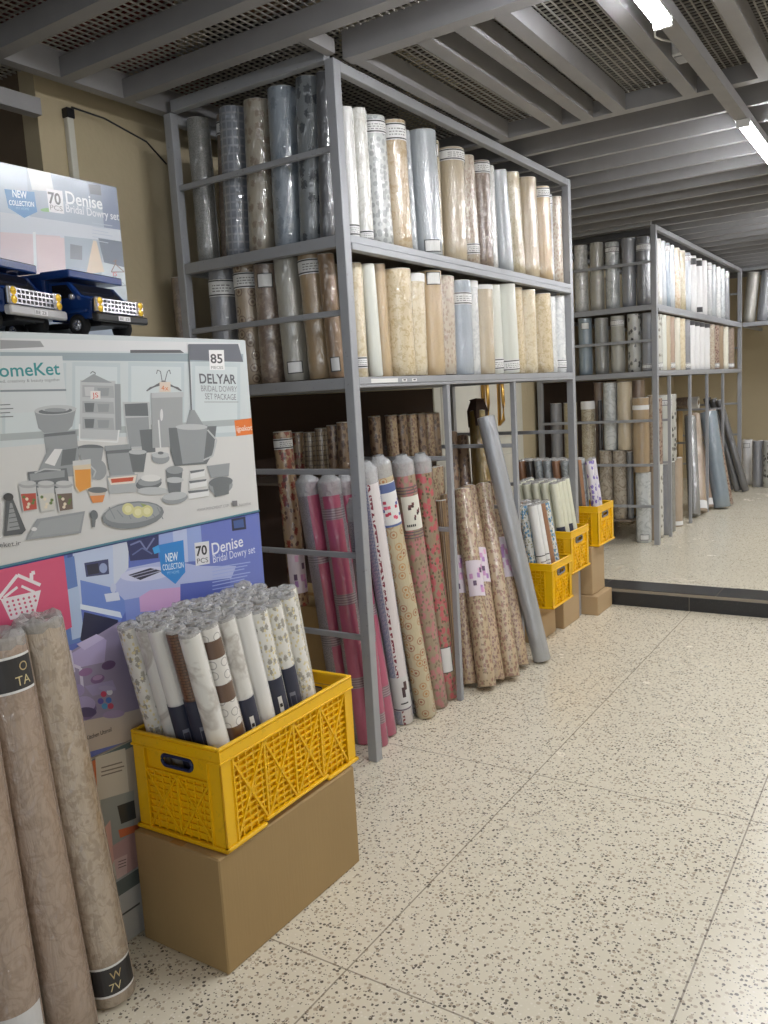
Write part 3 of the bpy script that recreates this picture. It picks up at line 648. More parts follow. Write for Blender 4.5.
for px in (402, 412): q = bp(px, 380, 0, 0).y; st.face([(.0012, q, Z1-.012), (.0012, q+.04, Z1-.012), (.0012, q+.04, Z1-.024), (.0012, q, Z1-.024)], col=srgb(236, 236, 232)); st.face([(.0016, q+.01, Z1-.014), (.0016, q+.03, Z1-.014), (.0016, q+.03, Z1-.02), (.0016, q+.01, Z1-.02)], col=INK)
st.build('sticker', M['paper'], r1)
Y2 = 4.53; L2 = 3.90; D2 = 1.10
r2 = rack('far grey steel rack full of rolls, standing on the raised floor', Y2, L2, D2, US, (.45, 1.23, 1.99, 2.81), (1.214, .826, .459, 2.555, 1.90))
part(r2, 'dark_backing', M['hardboard'], (-D2-.016, -D2-.004, .05, 2.4, .14, Z1-.05))
part(r2, 'low_shelf_board', M['shelfboard'], (-D2+.04, -.26, .045, 1.4, .31, .33))
# corner rack along the back wall
r3 = empty('corner_shelf_rack', (0, 8.46, 0), 0, 'grey steel corner shelf running along the back wall, high up', 'rack')
part(r3, 'shelf_rail', M['steel'], (.001, 2.4, -.02, .02, Z2-.05, Z2)); part(r3, 'shelf_board', M['shelfboard'], (.003, 2.4, .02, .8, Z2-.02, Z2-.001))
part(r3, 'post', M['steel'], (2.4, 2.445, -.02, .025, US, H)); part(r3, 'top_rail', M['steel'], (.001, 2.4, -.02, .02, H-.03, H))
part(r3, 'shelf_bracket', M['steel'], (.003, .04, .03, 1.23, Z2-.06, Z2-.021)); part(r3, 'shelf_bracket', M['steel'], (2.36, 2.4, .03, 1.23, Z2-.06, Z2-.021))
# ------------------------------------------------------------------ rolls, near rack, aisle side
def row_x(items, X, z, L, y0, y1, rmax, group, where, ztop=None, start=0, post='front post', rr=None):
    ys = [find(1, X, z, it[0], y0, y1) for it in items]; yt = [find(1, X, z+L, it[1], y0-1, y1+1) for it in items]
    ys = [min(max(v, .20), L1-.098) for v in ys]; yt = [min(max(v, .20), L1-.098) for v in yt]
    for i, it in enumerate(items):
        slim = lambda k: items[k][4] if len(items[k]) > 4 and items[k][4] and items[k][4] < .045 else None
        room = [.09]
        for j in (i-1, i+1):
            if 0 <= j < len(ys):
                dd = math.hypot(min(abs(ys[i]-ys[j]), abs(yt[i]-yt[j])), .024)
                room.append(dd*.965-slim(j) if slim(j) and not slim(i) else dd*.483)
        r = slim(i) or max(.03, min([it[4] if len(it) > 4 and it[4] else rmax]+room+([.049] if i == len(items)-1 else [])))
        xx = X + (.010 if i % 2 else -.014)
        l = L*(it[5] if len(it) > 5 else rnd.uniform(.965, 1.02))
        roll((xx, ys[i], z+.002), (xx-.0, ys[i]+(yt[i]-ys[i])*l/L, z+l), r, it[2], f"{it[3][0]}, {ordn(i)} from {post} on {where}", group, it[3][1:], core=False)
Bt = ('band', .05, .17); T1 = ('band', .88, .98); TG = ('tag', .86, .96); TGb = ('tag', .05, .16)
up1 = [
 (354, 346, 'white_wood', ('white grained roll', ('band', .04, .13))), (364.5, 355.5, 'white_crinkle', ('white crinkled roll', ('band', .01, .09))),
 (383, 373, 'pebble', ('white pebble roll', ('band', .86, .96)), .075), (398, 389.5, 'gold', ('gold roll', ('band', .84, .97))),
 (411.6, 402, 'silver_blob', ('silver petal roll',), .044), (426.5, 419, 'silver', ('plain silver roll', ('tag', .02, .12))),
 (438.5, 433, 'khaki', ('khaki roll', ('tag', .86, .97)), .04), (452, 448, 'beige', ('beige roll', ('band', .88, .98))),
 (471, 463.7, 'beige_floral', ('beige floral roll', ('band', .1, .2))), (482, 477, 'brown_faint', ('faded brown roll', ('band', .88, .98))),
 (491.5, 486.5, 'grey_floral', ('grey floral roll',)), (503, 495, 'silver', ('silver roll',)), (516, 509, 'khaki', ('wide khaki roll',)),
 (526.5, 522.5, 'beige', ('matt beige roll',)), (533.5, 530, 'silver_blob', ('slim silver roll',), .026), (541, 536.6, 'orange_gold', ('amber roll', ('band', .88, .98))),
 (549.5, 546.4, 'pale_grey', ('pale grey roll', ('band', .88, .98))), (559, 556, 'beige_floral', ('beige flowered roll',))]
row_x(up1, -.085, Z2, .555, .0, 2.5, .070, 'rolls on the upper long shelf of the near rack', "near rack's top long shelf", post='front post')
mid1 = [
 (360.5, 352, 'yellow_damask', ('yellow damask roll', ('band', .08, .18))), (374, 364.5, 'off_white', ('wide off-white roll',), .078), (388, 380, 'orange_gold', ('slim amber roll',), .032),
 (400, 393, 'gold_damask', ('wide gold damask roll',), .075), (418, 414, 'yellow_damask', ('yellow roll', ('white', .92, 1.0))), (432, 427, 'orange_gold', ('deep amber roll', ('tag', .86, .98))),
 (446, 443, 'beige_floral', ('beige flowered roll',)), (460, 456, 'grey_blue', ('grey-blue roll', ('band', .74, .87))), (472, 468, 'white_swirl', ('white swirl roll', ('white', .93, 1.0))), (482.5, 479, 'beige', ('plain beige roll', ('white', .95, 1.0))),
 (494.5, 490, 'off_white', ('off-white roll', Bt)), (506, 501, 'off_white', ('clean off-white roll', ('band', .03, .15))), (518, 513.5, 'gold_damask', ('gold damask roll',)), (526.5, 523, 'yellow_damask', ('pale yellow roll',)),
 (534, 530.5, 'cream', ('slim cream roll',), .026), (541, 537, 'gold_damask', ('gold flowered roll',)), (550, 547, 'white_swirl', ('white marbled roll',)), (558, 555.5, 'white_swirl', ('white-silver roll', ('band', .05, .17)))]
row_x(mid1, -.085, Z1, .485, .0, 2.5, .072, 'rolls on the middle long shelf of the near rack', "near rack's middle long shelf")
# second row behind, only glimpsed between the front rolls
for z, L in ((Z1, .5), (Z2, .56)):
    for k in range(15):
        y = .32+k*.145
        roll((-.262, y, z+.002), (-.262, y, z+L), .062, ['beige', 'grey_floral', 'silver', 'khaki', 'cream'][k % 5], 'paper roll half hidden in the second row behind long side of near rack shelves', 'second row rolls on the near rack shelves', core=False, simple_=True, nseg=14)
# rolls, near rack, end facing the camera
def row_y(items, Y, z, L, x0, x1, rmax, group, where, ordfrom='left', back=(), fix={}):
    xs = [find(0, Y, z, it[0], x0, x1) for it in items]; xt = [find(0, Y, z+L, it[1], x0-.5, x1+.5) for it in items]
    xs = [max(v, -.838) for v in xs]; xt = [max(v, -.838) for v in xt]; fr_ = [k for k in range(len(xs)) if k not in back]
    for i, it in enumerate(items):
        near_ = [k for k in fr_ if k != i and k not in fix] if i not in back else []
        g = min([min(abs(xs[i]-xs[k]), abs(xt[i]-xt[k])) for k in near_]+[9])
        r = max(.03, min(rmax, .484*g)) if i not in back else .044
        yy = Y
        if i in back: yy = Y+.073
        if i in fix:
            fx_, yf, r = fix[i]; yy = yf or Y
            if fx_ == 'next': fx_ = xs[i-1]+rp+r+.004
            if fx_: xt[i] += fx_-xs[i]; xs[i] = fx_
            if i == len(items)-1: xt[i] = xs[i]+(xt[i-1]-xs[i-1])
        rp = r
        l = L*rnd.uniform(.97, 1.02)
        roll((xs[i], yy, z+.002), (xs[i]+(xt[i]-xs[i]), yy, z+l), r, it[2], f"{it[3][0]}, {ordn(i)} from {ordfrom} on {where}", group, it[3][1:], core=False, face=Vector((.6, -1, 0)))
ups = [(199, 192.6, 'grey_glitter', ('grey speckled roll',)), (220, 214.7, 'brown_faint', ('faint brown roll', ('band', .86, .95)), .05), (241, 233, 'grey_lattice', ('grey lattice roll',)), (264, 257.7, 'beige_branch', ('beige branch-pattern roll',)),
 (290, 282, 'steel_blue', ('steel-blue roll',)), (313.6, 309, 'grey_leaf', ('grey roll with dark leaves',)), (329, 325, 'dark_grey', ('dark grey roll',), .05)]
row_y(ups, .112, Z2, .635, -.9, -.03, .0625, 'rolls on the upper end shelf of the near rack', "near rack's top end shelf", back=(1,), fix={0: (-.842, None, .050), 5: (None, None, .055), 6: ('next', .092, .032)})
mids = [(205, 199.5, 'grey_glitter', ('grey glittery roll',)), (229, 221.5, 'plain_grey', ('plain grey roll', ('band', .76, .9))), (255, 245, 'brown_circles', ('brown circle-print roll', ('band', .8, .93))), (274.6, 265.5, 'brown_faint', ('mottled brown roll', ('tag', .8, .92))),
 (298, 286, 'grey_cream', ('grey-cream roll', ('tag', .06, .16))), (322.8, 310, 'tan_gold', ('tan gold roll', ('band', .84, .96))), (339.7, 331, 'warm_brown', ('warm brown roll', ('tag', .05, .17)), .05)]
row_y(mids, .112, Z1, .525, -.9, -.03, .062, 'rolls on the middle end shelf of the near rack', "near rack's middle end shelf", fix={0: (-.858, .185, .031), 5: (None, None, .055), 6: ('next', .092, .034)})
roll((-1.045, .12, .0), (-1.06, .12, 2.17), .036, 'brown_faint', 'tall brown roll standing between beige wall and the near rack', None, core=False)
# ------------------------------------------------------------------ lower bays of near rack
g = 'rolls leaning in the lower bays of the near rack'
def lean(pb, pt, Xt, r, pk, label, labels=(), cap=None, core=True, grp=g, zb=0, dx=0, face=None, L=None):
    b0 = bp(pb[0], pb[1], 2, zb); b0 = Vector((b0.x-r*.55+dx, b0.y+r*.55, zb)); t = bp(pt[0], pt[1], 0, Xt)
    LEAN.append([b0, t, r, pk, label, grp, labels, core, cap, face, zb])
LEAN = []
def closest(p1, q1, p2, q2):
    d1, d2, w_ = q1-p1, q2-p2, p1-p2; a, e, f = d1.dot(d1), d2.dot(d2), d2.dot(w_); c = d1.dot(w_); b_ = d1.dot(d2); den = a*e-b_*b_
    s_ = min(1, max(0, (b_*f-c*e)/den)) if den > 1e-9 else 0.0
    t_ = (b_*s_+f)/e
    if t_ < 0: t_ = 0.0; s_ = min(1, max(0, -c/a))
    elif t_ > 1: t_ = 1.0; s_ = min(1, max(0, (b_-c)/a))
    return s_, t_, (p2+d2*t_)-(p1+d1*s_)
def settle(static, it=400):
    """let the leaning rolls push one another and the steel apart until none clash"""
    for n_ in range(it):
        for i in range(len(LEAN)):
            A = LEAN[i]
            for j in range(i+1, len(LEAN)+len(static)):
                if j < len(LEAN): Bq = LEAN[j]; q0, q1, rb = Bq[0], Bq[1], Bq[2]; mv = True
                else: q0, q1, rb = static[j-len(LEAN)]; mv = False
                s_, t_, d = closest(A[0], A[1], q0, q1); need = A[2]+rb+.004; L_ = d.length
                if L_ >= need or L_ < 1e-6: continue
                d.z *= .1; d = d.normalized()*(need-L_)*(.5 if mv else 1.0)
                A[0] -= d*(1-s_); A[1] -= d*s_; A[0].z = A[10]
                if mv: Bq[0] += d*(1-t_); Bq[1] += d*t_; Bq[0].z = Bq[10]
    out = []
    for b0, t, r, pk, label, grp, labels, core, cap, face, zb in LEAN:
        ax = (t-b0).normalized(); hz = math.sqrt(max(0, 1-ax.z**2)); b0.z += r*hz+.002
        out.append(roll(b0, t, r, pk, label, grp, labels, core, cap, face=face, rest=False))
    LEAN.clear(); return out
def steel_lines(y0, L, D, base, dividers, rungs):
    V = Vector; o = []
    for x in (-.022, -D+.022):
        for y in (y0+.022, y0+L-.022): o.append((V((x, y, base)), V((x, y, 2.8)), .031))
    for z in rungs:
        for y in (y0+.021, y0+L-.021): o.append((V((-D, y, z)), V((0, y, z)), .015))
    for d in dividers:
        o.append((V((-.016, y0+d, base)), V((-.016, y0+d, 1.6)), .020))
        for z in rungs[:2]: o.append((V((-D, y0+d, z-.017)), V((-.02, y0+d, z-.017)), .015))
    return o
WC = (M['film'], .05)
lean((351, 740), (305.7, 480), -.36, .052, 'pink_cloth', 'pink and grey tablecloth roll leaning leftmost in first lower bay', cap=WC)
lean((369, 745), (328, 480), -.25, .052, 'pink_cloth', 'pink and grey tablecloth roll leaning second in first lower bay', cap=WC)
lean((392, 738), (346, 480), -.24, .046, 'pink_cloth', 'pink and grey tablecloth roll leaning behind front post, foot showing right', cap=WC, dx=-.01)
lean((384, 747), (353, 505), -.08, .030, 'pink_cloth', 'slim pink tablecloth roll with foot just right of the front post', cap=WC, dx=-.02)
lean((405, 725), (364.5, 468), -.11, .046, 'blue_lace', 'white and blue lace roll leaning just right of front post', (('birdcard', .06, .2),), WC)
lean((414, 714), (383, 480), -.22, .040, 'grey_flower', 'greyish flower-print roll leaning behind the blue lace roll', (), WC)
lean((428.6, 719), (379, 462), -.10, .050, 'paisley', 'gold paisley roll with blue and red card near its top', (('rosecard', .77, .93),), WC)
lean((440, 709), (402, 461), -.12, .052, 'rose_soft', 'brown rose roll with white butterfly card near its top', (('butterfly', .74, .87),), WC)
lean((452.8, 701), (420.6, 459), -.12, .050, 'rose_brown', 'brown roll with bright red roses and white sticker near foot', (('tag', .12, .23),), WC)
lean((461, 690), (440, 500), -.17, .030, 'brown_stripe', 'slim brown striped roll leaning beside the first divider', (), None)
lean((473, 690), (449, 495), -.30, .044, 'floral_tan2', 'tan spotted floral roll leaning just right of first divider', (('pinkpaper', .46, .66),), None)
lean((486, 692), (461, 490), -.22, .050, 'floral_tan', 'tan floral roll second right of first divider, pink paper halfway', (('pinkpaper', .44, .62),), None)
lean((500, 686), (470, 487), -.26, .046, 'floral_tan2', 'tan floral roll third right of first divider, white-pink paper halfway', (('pinkpaper', .48, .66),), None)
lean((513, 683), (481, 485), -.22, .046, 'floral_tan', 'tan floral roll fourth right of first divider without paper', (), None)
lean((529, 671), (491, 483), -.22, .046, 'floral_tan2', 'tan floral roll fifth right of first divider with torn pink paper', (('pinkpaper', .46, .68),), None)
lean((542, 660), (488.5, 416), -.17, .050, 'silverfoil', 'long silver foil roll leaning across the second divider', (), None)
GI = len(LEAN); lean((488, 655), (467, 412), -.42, .058, 'goldfoil', 'dark gold foil roll leaning behind the tan floral rolls', (), None, zb=.0)
m = MB(); m.lathe([(.064, 0), (.068, .10), (.045, .16), (.05, .17)], 5, smooth=False)
FLAP = m
if 0: tag(m.build('paper_flap', M['hardboard'], gr), 'torn dark cardboard sleeve at the top'); gr.children[-1].location = (0, 0, (bp(467, 412, 0, -.42)-bp(488, 655, 2, 0)).length-.10)
for k, (pb, pt) in enumerate((((468, 660), (456, 432)), ((474, 662), (463, 436)))):
    lean(pb, pt, -.45, .035, 'brown_wrap', ['brown wrapped roll leaning behind first divider, left of gold roll', 'brown wrapped roll leaning directly behind the gold foil roll'][k], (), None)
lr = settle(steel_lines(0, L1, D1, 0, (.80, 1.58), (1.255, .90, .545))+[(Vector((-.42, .05, 1.178)), Vector((-.42, .62, 1.178)), .012), (Vector((-.44, .84, 1.172)), Vector((-.44, 1.55, 1.172)), .012)])
gr = lr[GI]; Lg = max(c.bound_box[1][2] for c in gr.children)
fo = tag(FLAP.build('paper_flap', M['hardboard'], gr), 'torn dark cardboard sleeve at the top'); fo.location = (0, 0, Lg-.10)
# short rolls standing on a hidden inner board at back of first two bays
part(r1, 'inner_board', M['shelfboard'], (-D1+.06, -.42, .19, .62, 1.17, 1.185)); part(r1, 'inner_board', M['shelfboard'], (-D1+.06, -.44, .84, 1.55, 1.165, 1.18))
for k, (px, tp, pk, lb) in enumerate([(299, 432, 'red_leaf', 'brown'), (310.5, 432, 'kraft_lace', 'grid'), (322, 428, 'kraft_lace', ''), (334, 425, 'brown_wrap', ''), (344, 422, 'brown_wrap', '')]):
    x = find(0, .48, 1.3, px, -1.2, .0); zt = bp(px, tp, 1, .48).z
    roll((x, .48, 1.187), (x, .48, zt), .029, pk, (f"short tan roll, {ordn(k)} from left of the back row, first lower bay"), 'short tan rolls in the first lower bay', core=True)
x = find(0, .13, 1.3, 284, -.9, 0); roll((x+.03, .13, .62), (x, .13, 1.425), .042, 'red_leaf', 'tan roll with red leaves and pink paper, standing in first lower bay', None, (('band', .90, .96), ('pinkpaper', .08, .33)))
ob = empty('carton', (-.62, .35, 0), 0, 'brown cardboard carton in the dark of the first lower bay', 'carton')
m = MB(); m.box(-.2, .24, -.15, .25, 0, .60, bev=.004); m.build('box_body', M['card'], ob); m = MB(); m.box(-.2, .24, .02, .07, .6, .6015); m.build('tape', M['tape'], ob)
for k, px in enumerate((376.7, 393, 403, 412.7, 421.5, 429.4, 438)):
    y = find(1, -.5, 1.3, px, .6, 2.0); zt = 1.455-.002*k
    y = min(y, 1.53)
    roll((-.5, y, 1.182), (-.5, y-.012, zt), .032, ['brown_wrap', 'floral_tan2'][k % 2], f"short brown wrapped roll, {ordn(k)} from left, standing at back of second bay", 'brown rolls at the back of the second bay', core=True, cap=None)
for k, px in enumerate((432, 438)):
    y = find(1, -.42, 1.1, px, .6, 2.2)
    roll((-.40, y, .30), (-.42, y, 1.14), .03, 'floral_tan', f"tan floral roll, {ordn(k)} of two standing below the brown wrapped rolls", 'tan floral rolls standing inside second bay', core=True)
bx = MB(); bx.box(-.60, -.36, 1.20, 1.38, 0, .298, bev=.004); tag(bx.build('carton', M['card']), 'plain carton hidden low behind the leaning rolls of second bay', 'carton')
# ------------------------------------------------------------------ crates and cartons
def make_crate(W_, L_, H_, grip, short_end):
    """long axis along local y, origin at the centre of its base"""
    t = empty('plastic_crate'); Y = M['yellow']; w, l = W_/2, L_/2
    m = MB(); m.box(-w+.012, w-.012, -l+.012, l-.012, .004, .010); m.build('base', Y, t)
    m = MB(); e = .013
    for s in (-1, 1):
        m.box(*sorted((s*w, s*(w-e))), -l, l, H_-.010, H_, bev=.003); m.box(-w+e, w-e, *sorted((s*l, s*(l-e))), H_-.010, H_, bev=.003)
        m.box(*sorted((s*(w-.001), s*(w-.006))), -l+.002, l-.002, H_-.040, H_-.010); m.box(-w+.006, w-.006, *sorted((s*(l-.001), s*(l-.006))), H_-.040, H_-.010)
        m.box(*sorted((s*(w+.002), s*(w-.006))), -l-.002, l+.002, H_-.046, H_-.040, bev=.001); m.box(-w+.006, w-.006, *sorted((s*(l+.002), s*(l-.006))), H_-.046, H_-.040, bev=.001)
    m.build('rim', Y, t)
    for sx in (-1, 1):
        for sy in (-1, 1):
            m = MB(); cx, cy = sx*(w-.002), sy*(l-.002)
            m.box(*sorted((cx, cx-sx*.007)), *sorted((cy, cy-sy*.045)), .012, H_-.04, bev=.002); m.box(*sorted((cx, cx-sx*.045)), *sorted((cy, cy-sy*.007)), .012, H_-.04, bev=.002)
            m.box(*sorted((cx+sx*.004, cx-sx*.01)), *sorted((cy-sy*.045, cy-sy*.05)), .012, H_-.04); m.box(*sorted((cx-sx*.045, cx-sx*.05)), *sorted((cy+sy*.004, cy-sy*.01)), .012, H_-.04)
            m.build('corner_post', Y, t)
    # skirt with raised middle, feet at the ends
    m = MB()
    for s in (-1, 1):
        for a, bb in ((-l-.006, -l+.17), (l-.17, l+.006)): m.box(*sorted((s*(w+.006), s*(w-.01))), a, bb, 0, .013, bev=.004)
        m.box(*sorted((s*(w+.006), s*(w-.01))), -l+.168, l-.168, .014, .024, bev=.003)
        m.box(-w-.006, w+.006, *sorted((s*(l+.006), s*(l-.01))), 0, .013, bev=.004)
    m.build('foot_skirt', Y, t)
    def panel(M4, a0, a1, z0, z1, fields, hole=False):
        """lattice wall in local (u along the wall, v = depth outward, z)"""
        m = MB(); top = z1
        def B(u0, u1, v0, v1, za, zb): m.box(u0, u1, v0, v1, za, zb, 0, M4)
        if hole:
            hz0, hz1 = z1-.044, z1-.008; B(a0, -.055, 0, .003, z0, z1); B(.055, a1, 0, .003, z0, z1); B(-.055, .055, 0, .003, z0, hz0); B(-.055, .055, 0, .003, hz1, z1)
        else: B(a0, a1, -.004, -.002, z0, z1)
        n = int((z1-z0)/.020)
        for i in range(1, n):
            zz = z0+(z1-z0)*i/n
            if hole and zz > z1-.062: continue
            B(a0, a1, .0010, .0085, zz-.0028, zz+.0028)
        n = int((a1-a0)/.030)
        for i in range(1, n):
            u = a0+(a1-a0)*i/n; B(u-.0025, u+.0025, .0010, .0078, z0, z1 if not hole else z1-.062)
        for i in range(fields+1):
            u = a0+(a1-a0)*i/fields; B(u-.004, u+.004, .002, .012, z0, z1 if not (hole and abs(u) < .06) else z1-.062)
        zt = z1 if not hole else z1-.062
        for i in range(fields):
            u0 = a0+(a1-a0)*i/fields; u1 = a0+(a1-a0)*(i+1)/fields
            for (p, q) in (((u0, z0), (u1, zt)), ((u0, zt), (u1, z0))):
                P = M4 @ Vector((p[0], .0065, p[1])); Q = M4 @ Vector((q[0], .0065, q[1])); nrm = (M4.to_3x3() @ Vector((0, 1, 0)))
                m.bar(P, Q, .0065, .011, 0, up=nrm)
            um = (u0+u1)/2; zm = (z0+zt)/2; B(um-.018, um+.018, .002, .0075, zm-.018, zm+.018)
        if hole: B(a0, a1, .002, .010, z1-.066, z1-.060)
        m.build('lattice_panel', Y, t)
    for s in (-1, 1):
        M4 = Matrix(((0, s, 0, s*(w-.013)), (1, 0, 0, 0), (0, 0, 1, 0), (0, 0, 0, 1)))
        panel(M4, -l+.048, l-.048, .014, H_-.046, 4)
        M4 = Matrix(((1, 0, 0, 0), (0, s, 0, s*(l-.013)), (0, 0, 1, 0), (0, 0, 0, 1)))
        panel(M4, -w+.048, w-.048, .014, H_-.046, 2, True)
        hz = H_-.046-.026
        m = MB(); n = 20; ring = []
        for i in range(n):
            a = 2*PI*i/n; ca, sa = math.cos(a), math.sin(a)
            ring.append(((.042 if ca > 0 else -.042)+ca*.0165, s*(l-.008), hz+sa*.0165))
        m.tube(ring+[ring[0]], .0052, 6); m.build('hand_grip', grip, t)
    return t
def place(root, loc, rz, label, group='yellow plastic crates holding rolls'):
    root.location = loc; root.rotation_euler = (0, 0, rz); tag(root, label, 'crate', group); return root
CH = .30
crate0 = make_crate(.345, .645, CH, M['bluegrip'], None)
yawF = math.radians(1.5); cF = Vector((.188, -.945, .3425))
place(crate0, cF, yawF, 'large yellow lattice crate with blue grip on the carton in foreground')
crateA = make_crate(.335, .62, .275, M['greygrip'], None); place(crateA, (.10-.31, 1.952, .237), PI/2, 'nearest of three distant yellow crates, behind the silver foil roll')
crB = copy_tree(crateA); place(crB, (.09-.31, 2.305, .372), PI/2, 'middle of three distant yellow crates, just before the second post')
crC = copy_tree(crateA); place(crC, (.10-.31, 2.80, .462), PI/2, 'farthest yellow crate, highest of three, over the black kerb')
def carton(x0, x1, y0, y1, z0, z1, label, mat='card', rz=0, grp=None):
    t = empty('carton', ((x0+x1)/2, (y0+y1)/2, z0), rz, label, 'carton', grp); w, l, h = (x1-x0)/2, (y1-y0)/2, z1-z0
    m = MB(); m.box(-w, w, -l, l, 0, h, bev=.004); m.build('box_body', M[mat], t)
    m = MB(); m.box(-.025, .025, -l+.004, l-.004, h, h+.0008); m.build('tape', M['tape'], t)
    m = MB()
    for s in (-1, 1): m.box(*sorted((s*.001, s*(w-.004))), -l+.004, l-.004, h-.0012, h+.0006)
    m.build('top_flap', M[mat], t); return t
carton(.025, .367, -1.297, -.660, 0, .341, 'plain brown carton under the foreground yellow crate', 'card')
carton(-.48, -.02, 1.82, 2.12, 0, .236, 'plain brown carton beneath the nearest distant crate', 'card2')
carton(-.44, .012, 2.185, 2.47, 0, .371, 'taller brown carton beneath the middle distant crate', 'card2')
carton(-.42, .11, 2.56, 2.86, 0, .131, 'low brown carton lying on floor before the black kerb', 'card2')
carton(-.42, .068, 2.58, 2.835, .133, .461, 'upright brown carton stacked between low carton and farthest crate', 'card2')
# rolls standing in the crates
def crate_roll(root, bx_, by_, tx, ty, r, L, pk, label, group, labels=(), cap=True, zb=.014):
    Mx = Matrix.Translation(root.location) @ Matrix.Rotation(root.rotation_euler[2], 4, 'Z')
    b0 = Mx @ Vector((bx_, by_, zb)); t = Mx @ Vector((tx, ty, zb+L))
    return roll(b0, t, r, pk, label, group, labels, core=True, cap=None, name='adhesive_film_roll', nseg=18, face=Vector((1, -.8, 0)))
gF = 'film rolls standing in the foreground crate'
names = {'a_floral': 'white flower-print', 'a_marble': 'white marbled', 'a_white': 'plain white', 'a_brown': 'brown tile-print', 'a_band': 'brown-and-white banded', 'a_cream': 'cream', 'a_blue': 'blue-flowered', 'a_tan': 'tan', 'a_purple': 'purple-flowered', 'a_grey': 'grey marbled', 'a_dark': 'dark'}
front = ['a_marble', 'a_band', 'a_marble', 'a_white', 'a_floral', 'a_floral', 'a_floral']       # along the aisle side, near corner first
frl = [(), (), (('navytag', .0, .60),), (), (('navytag', .0, .64),), (('navy', .0, .66),), ()]
end = ['a_floral', 'a_marble', 'a_white', 'a_brown']                                            # along the end facing the camera, left first
enl = [(), (), (('navy', .02, .62),), (('navy', .0, .66),)]
rr = .0292; ncol, nrow = 5, 8
for c in range(ncol):
    for k in range(nrow):
        bx_ = -.124+c*.0620; by_ = -.212+k*.0652+(.010 if c % 2 else 0)
        fx = c/(ncol-1)
        tx = -.128+c*.0595; ty = by_-.088-.03*(1-k/7)+rnd.uniform(-.001, .001)*0
        L = .60+rnd.uniform(-.006, .008)
        lb = (); 
        if k == nrow-1 and c == ncol-1: continue
        if c == ncol-1:
            pk = (front+['a_floral'])[k]; lb = (frl+[()])[k]; lab = f"{names[pk]} film roll, {ordn(k)} from near corner, aisle side of foreground crate"
        elif k == 0:
            pk = end[c]; lb = enl[c]; lab = f"{names[pk]} film roll, {ordn(c)} from left on foreground crate's near end"
        else:
            pk = ['a_marble', 'a_white', 'a_floral', 'a_brown', 'a_white', 'a_marble', 'a_band'][(c*3+k*2) % 7]; lab = f"{names[pk]} film roll packed behind the front rows of the foreground crate"
        crate_roll(crate0, bx_, by_, tx, ty, rr, L, pk, lab, gF, lb)
def fill(root, pks, top, nx, ny, who, L, leanx, leany, r=.027, x0=-.12, y0=-.284, dy=.062, dx=.06):
    # local y = long axis (world -x), local -y end faces the aisle
    for j in range(ny):
        for i in range(nx):
            bx_ = x0+i*dx; by_ = y0+j*dy+.02
            pk = pks[(i if j == 0 else (i*2+j*3)) % len(pks)] if j else pks[i % len(pks)]
            lab = f"{names[pk]} film roll, {ordn(i)} from near side at aisle end of {who}" if j == 0 else f"{names[pk]} film roll packed inside {who} behind its end row"
            lb = (('navy', .0, .5),) if (pk in ('a_cream',) and j == 0 and i % 2 == 0) else ((('band', .3, .5),) if (pk == 'a_white' and j == 0) else ())
            crate_roll(root, bx_, by_, bx_+leanx, by_+leany, r, L+rnd.uniform(-.008, .008), pk, lab, 'film rolls standing in ' + who, lb)
fill(crateA, ['a_white', 'a_white', 'a_tan', 'a_blue'], 0, 4, 5, 'the nearest distant crate', .60, -.0, .09, x0=-.115, dx=.068)
fill(crB, ['a_cream', 'a_cream', 'a_cream', 'a_cream'], 0, 4, 5, 'the middle distant crate', .56, 0, .08, x0=-.115, dx=.068)
fill(crC, ['a_purple', 'a_purple'], 0, 2, 1, 'the farthest distant crate', .56, 0, .07, x0=.0, dx=.066)
for i in range(7):
    for j in range(3):
        pk = ['a_dark', 'a_grey', 'a_tan', 'a_grey', 'a_grey', 'a_dark', 'a_tan'][(i+j*2) % 7]
        lab = f"{names[pk]} film roll, {ordn(i)} along the near side of the farthest crate" if j == 0 else f"{names[pk]} film roll behind the near row of the farthest crate"
        crate_roll(crC, -.118+j*.065, -.175+i*.065, -.118+j*.065+.0, -.175+i*.065+.045, .029, .57, pk, lab, 'grey and brown film rolls in the farthest crate')
# ------------------------------------------------------------------ foreground rolls
gq = 'tan wall covering rolls leaning on the stacked boxes'
def fg(bpx, X0, tpx, Xt, r, pk, label, labels):
    # foot found on the floor, top where the roll rests against the boxes
    b0 = Vector((bpx[0], bpx[1], 0)); t = bp(tpx[0], tpx[1], 0, Xt); b0.z = .002
    return roll(b0, t, r, pk, label, gq, labels, core=True, cap=(M['film_dark'], .012), nseg=36, face=Vector((1, -.9, 0)), name='wall_covering_roll')
fg((.142, -1.508), 0, (37, 622), .068, .060, 'stone_tan2', 'tan embossed roll with black band at its foot, rightmost of foreground rolls', (('fgblack', .035, .105, '7V', .35, 'W'),))
fg((.160, -1.648), 0, (-2, 640), .072, .062, 'stone_tan', 'tan roll with black band near its top, second of foreground rolls', (('fgblack', .88, .955, 'TA', .85, 'O'),))
fg((.168, -1.795), 0, (-46, 655), .076, .064, 'stone_tan', 'tan roll with white paper label at its foot, lower left corner', (('fgwhite', .055, .17),))
fg((.19, -1.945), 0, (-92, 670), .08, .064, 'stone_tan', 'tan roll barely showing at the lower left edge of view', ())
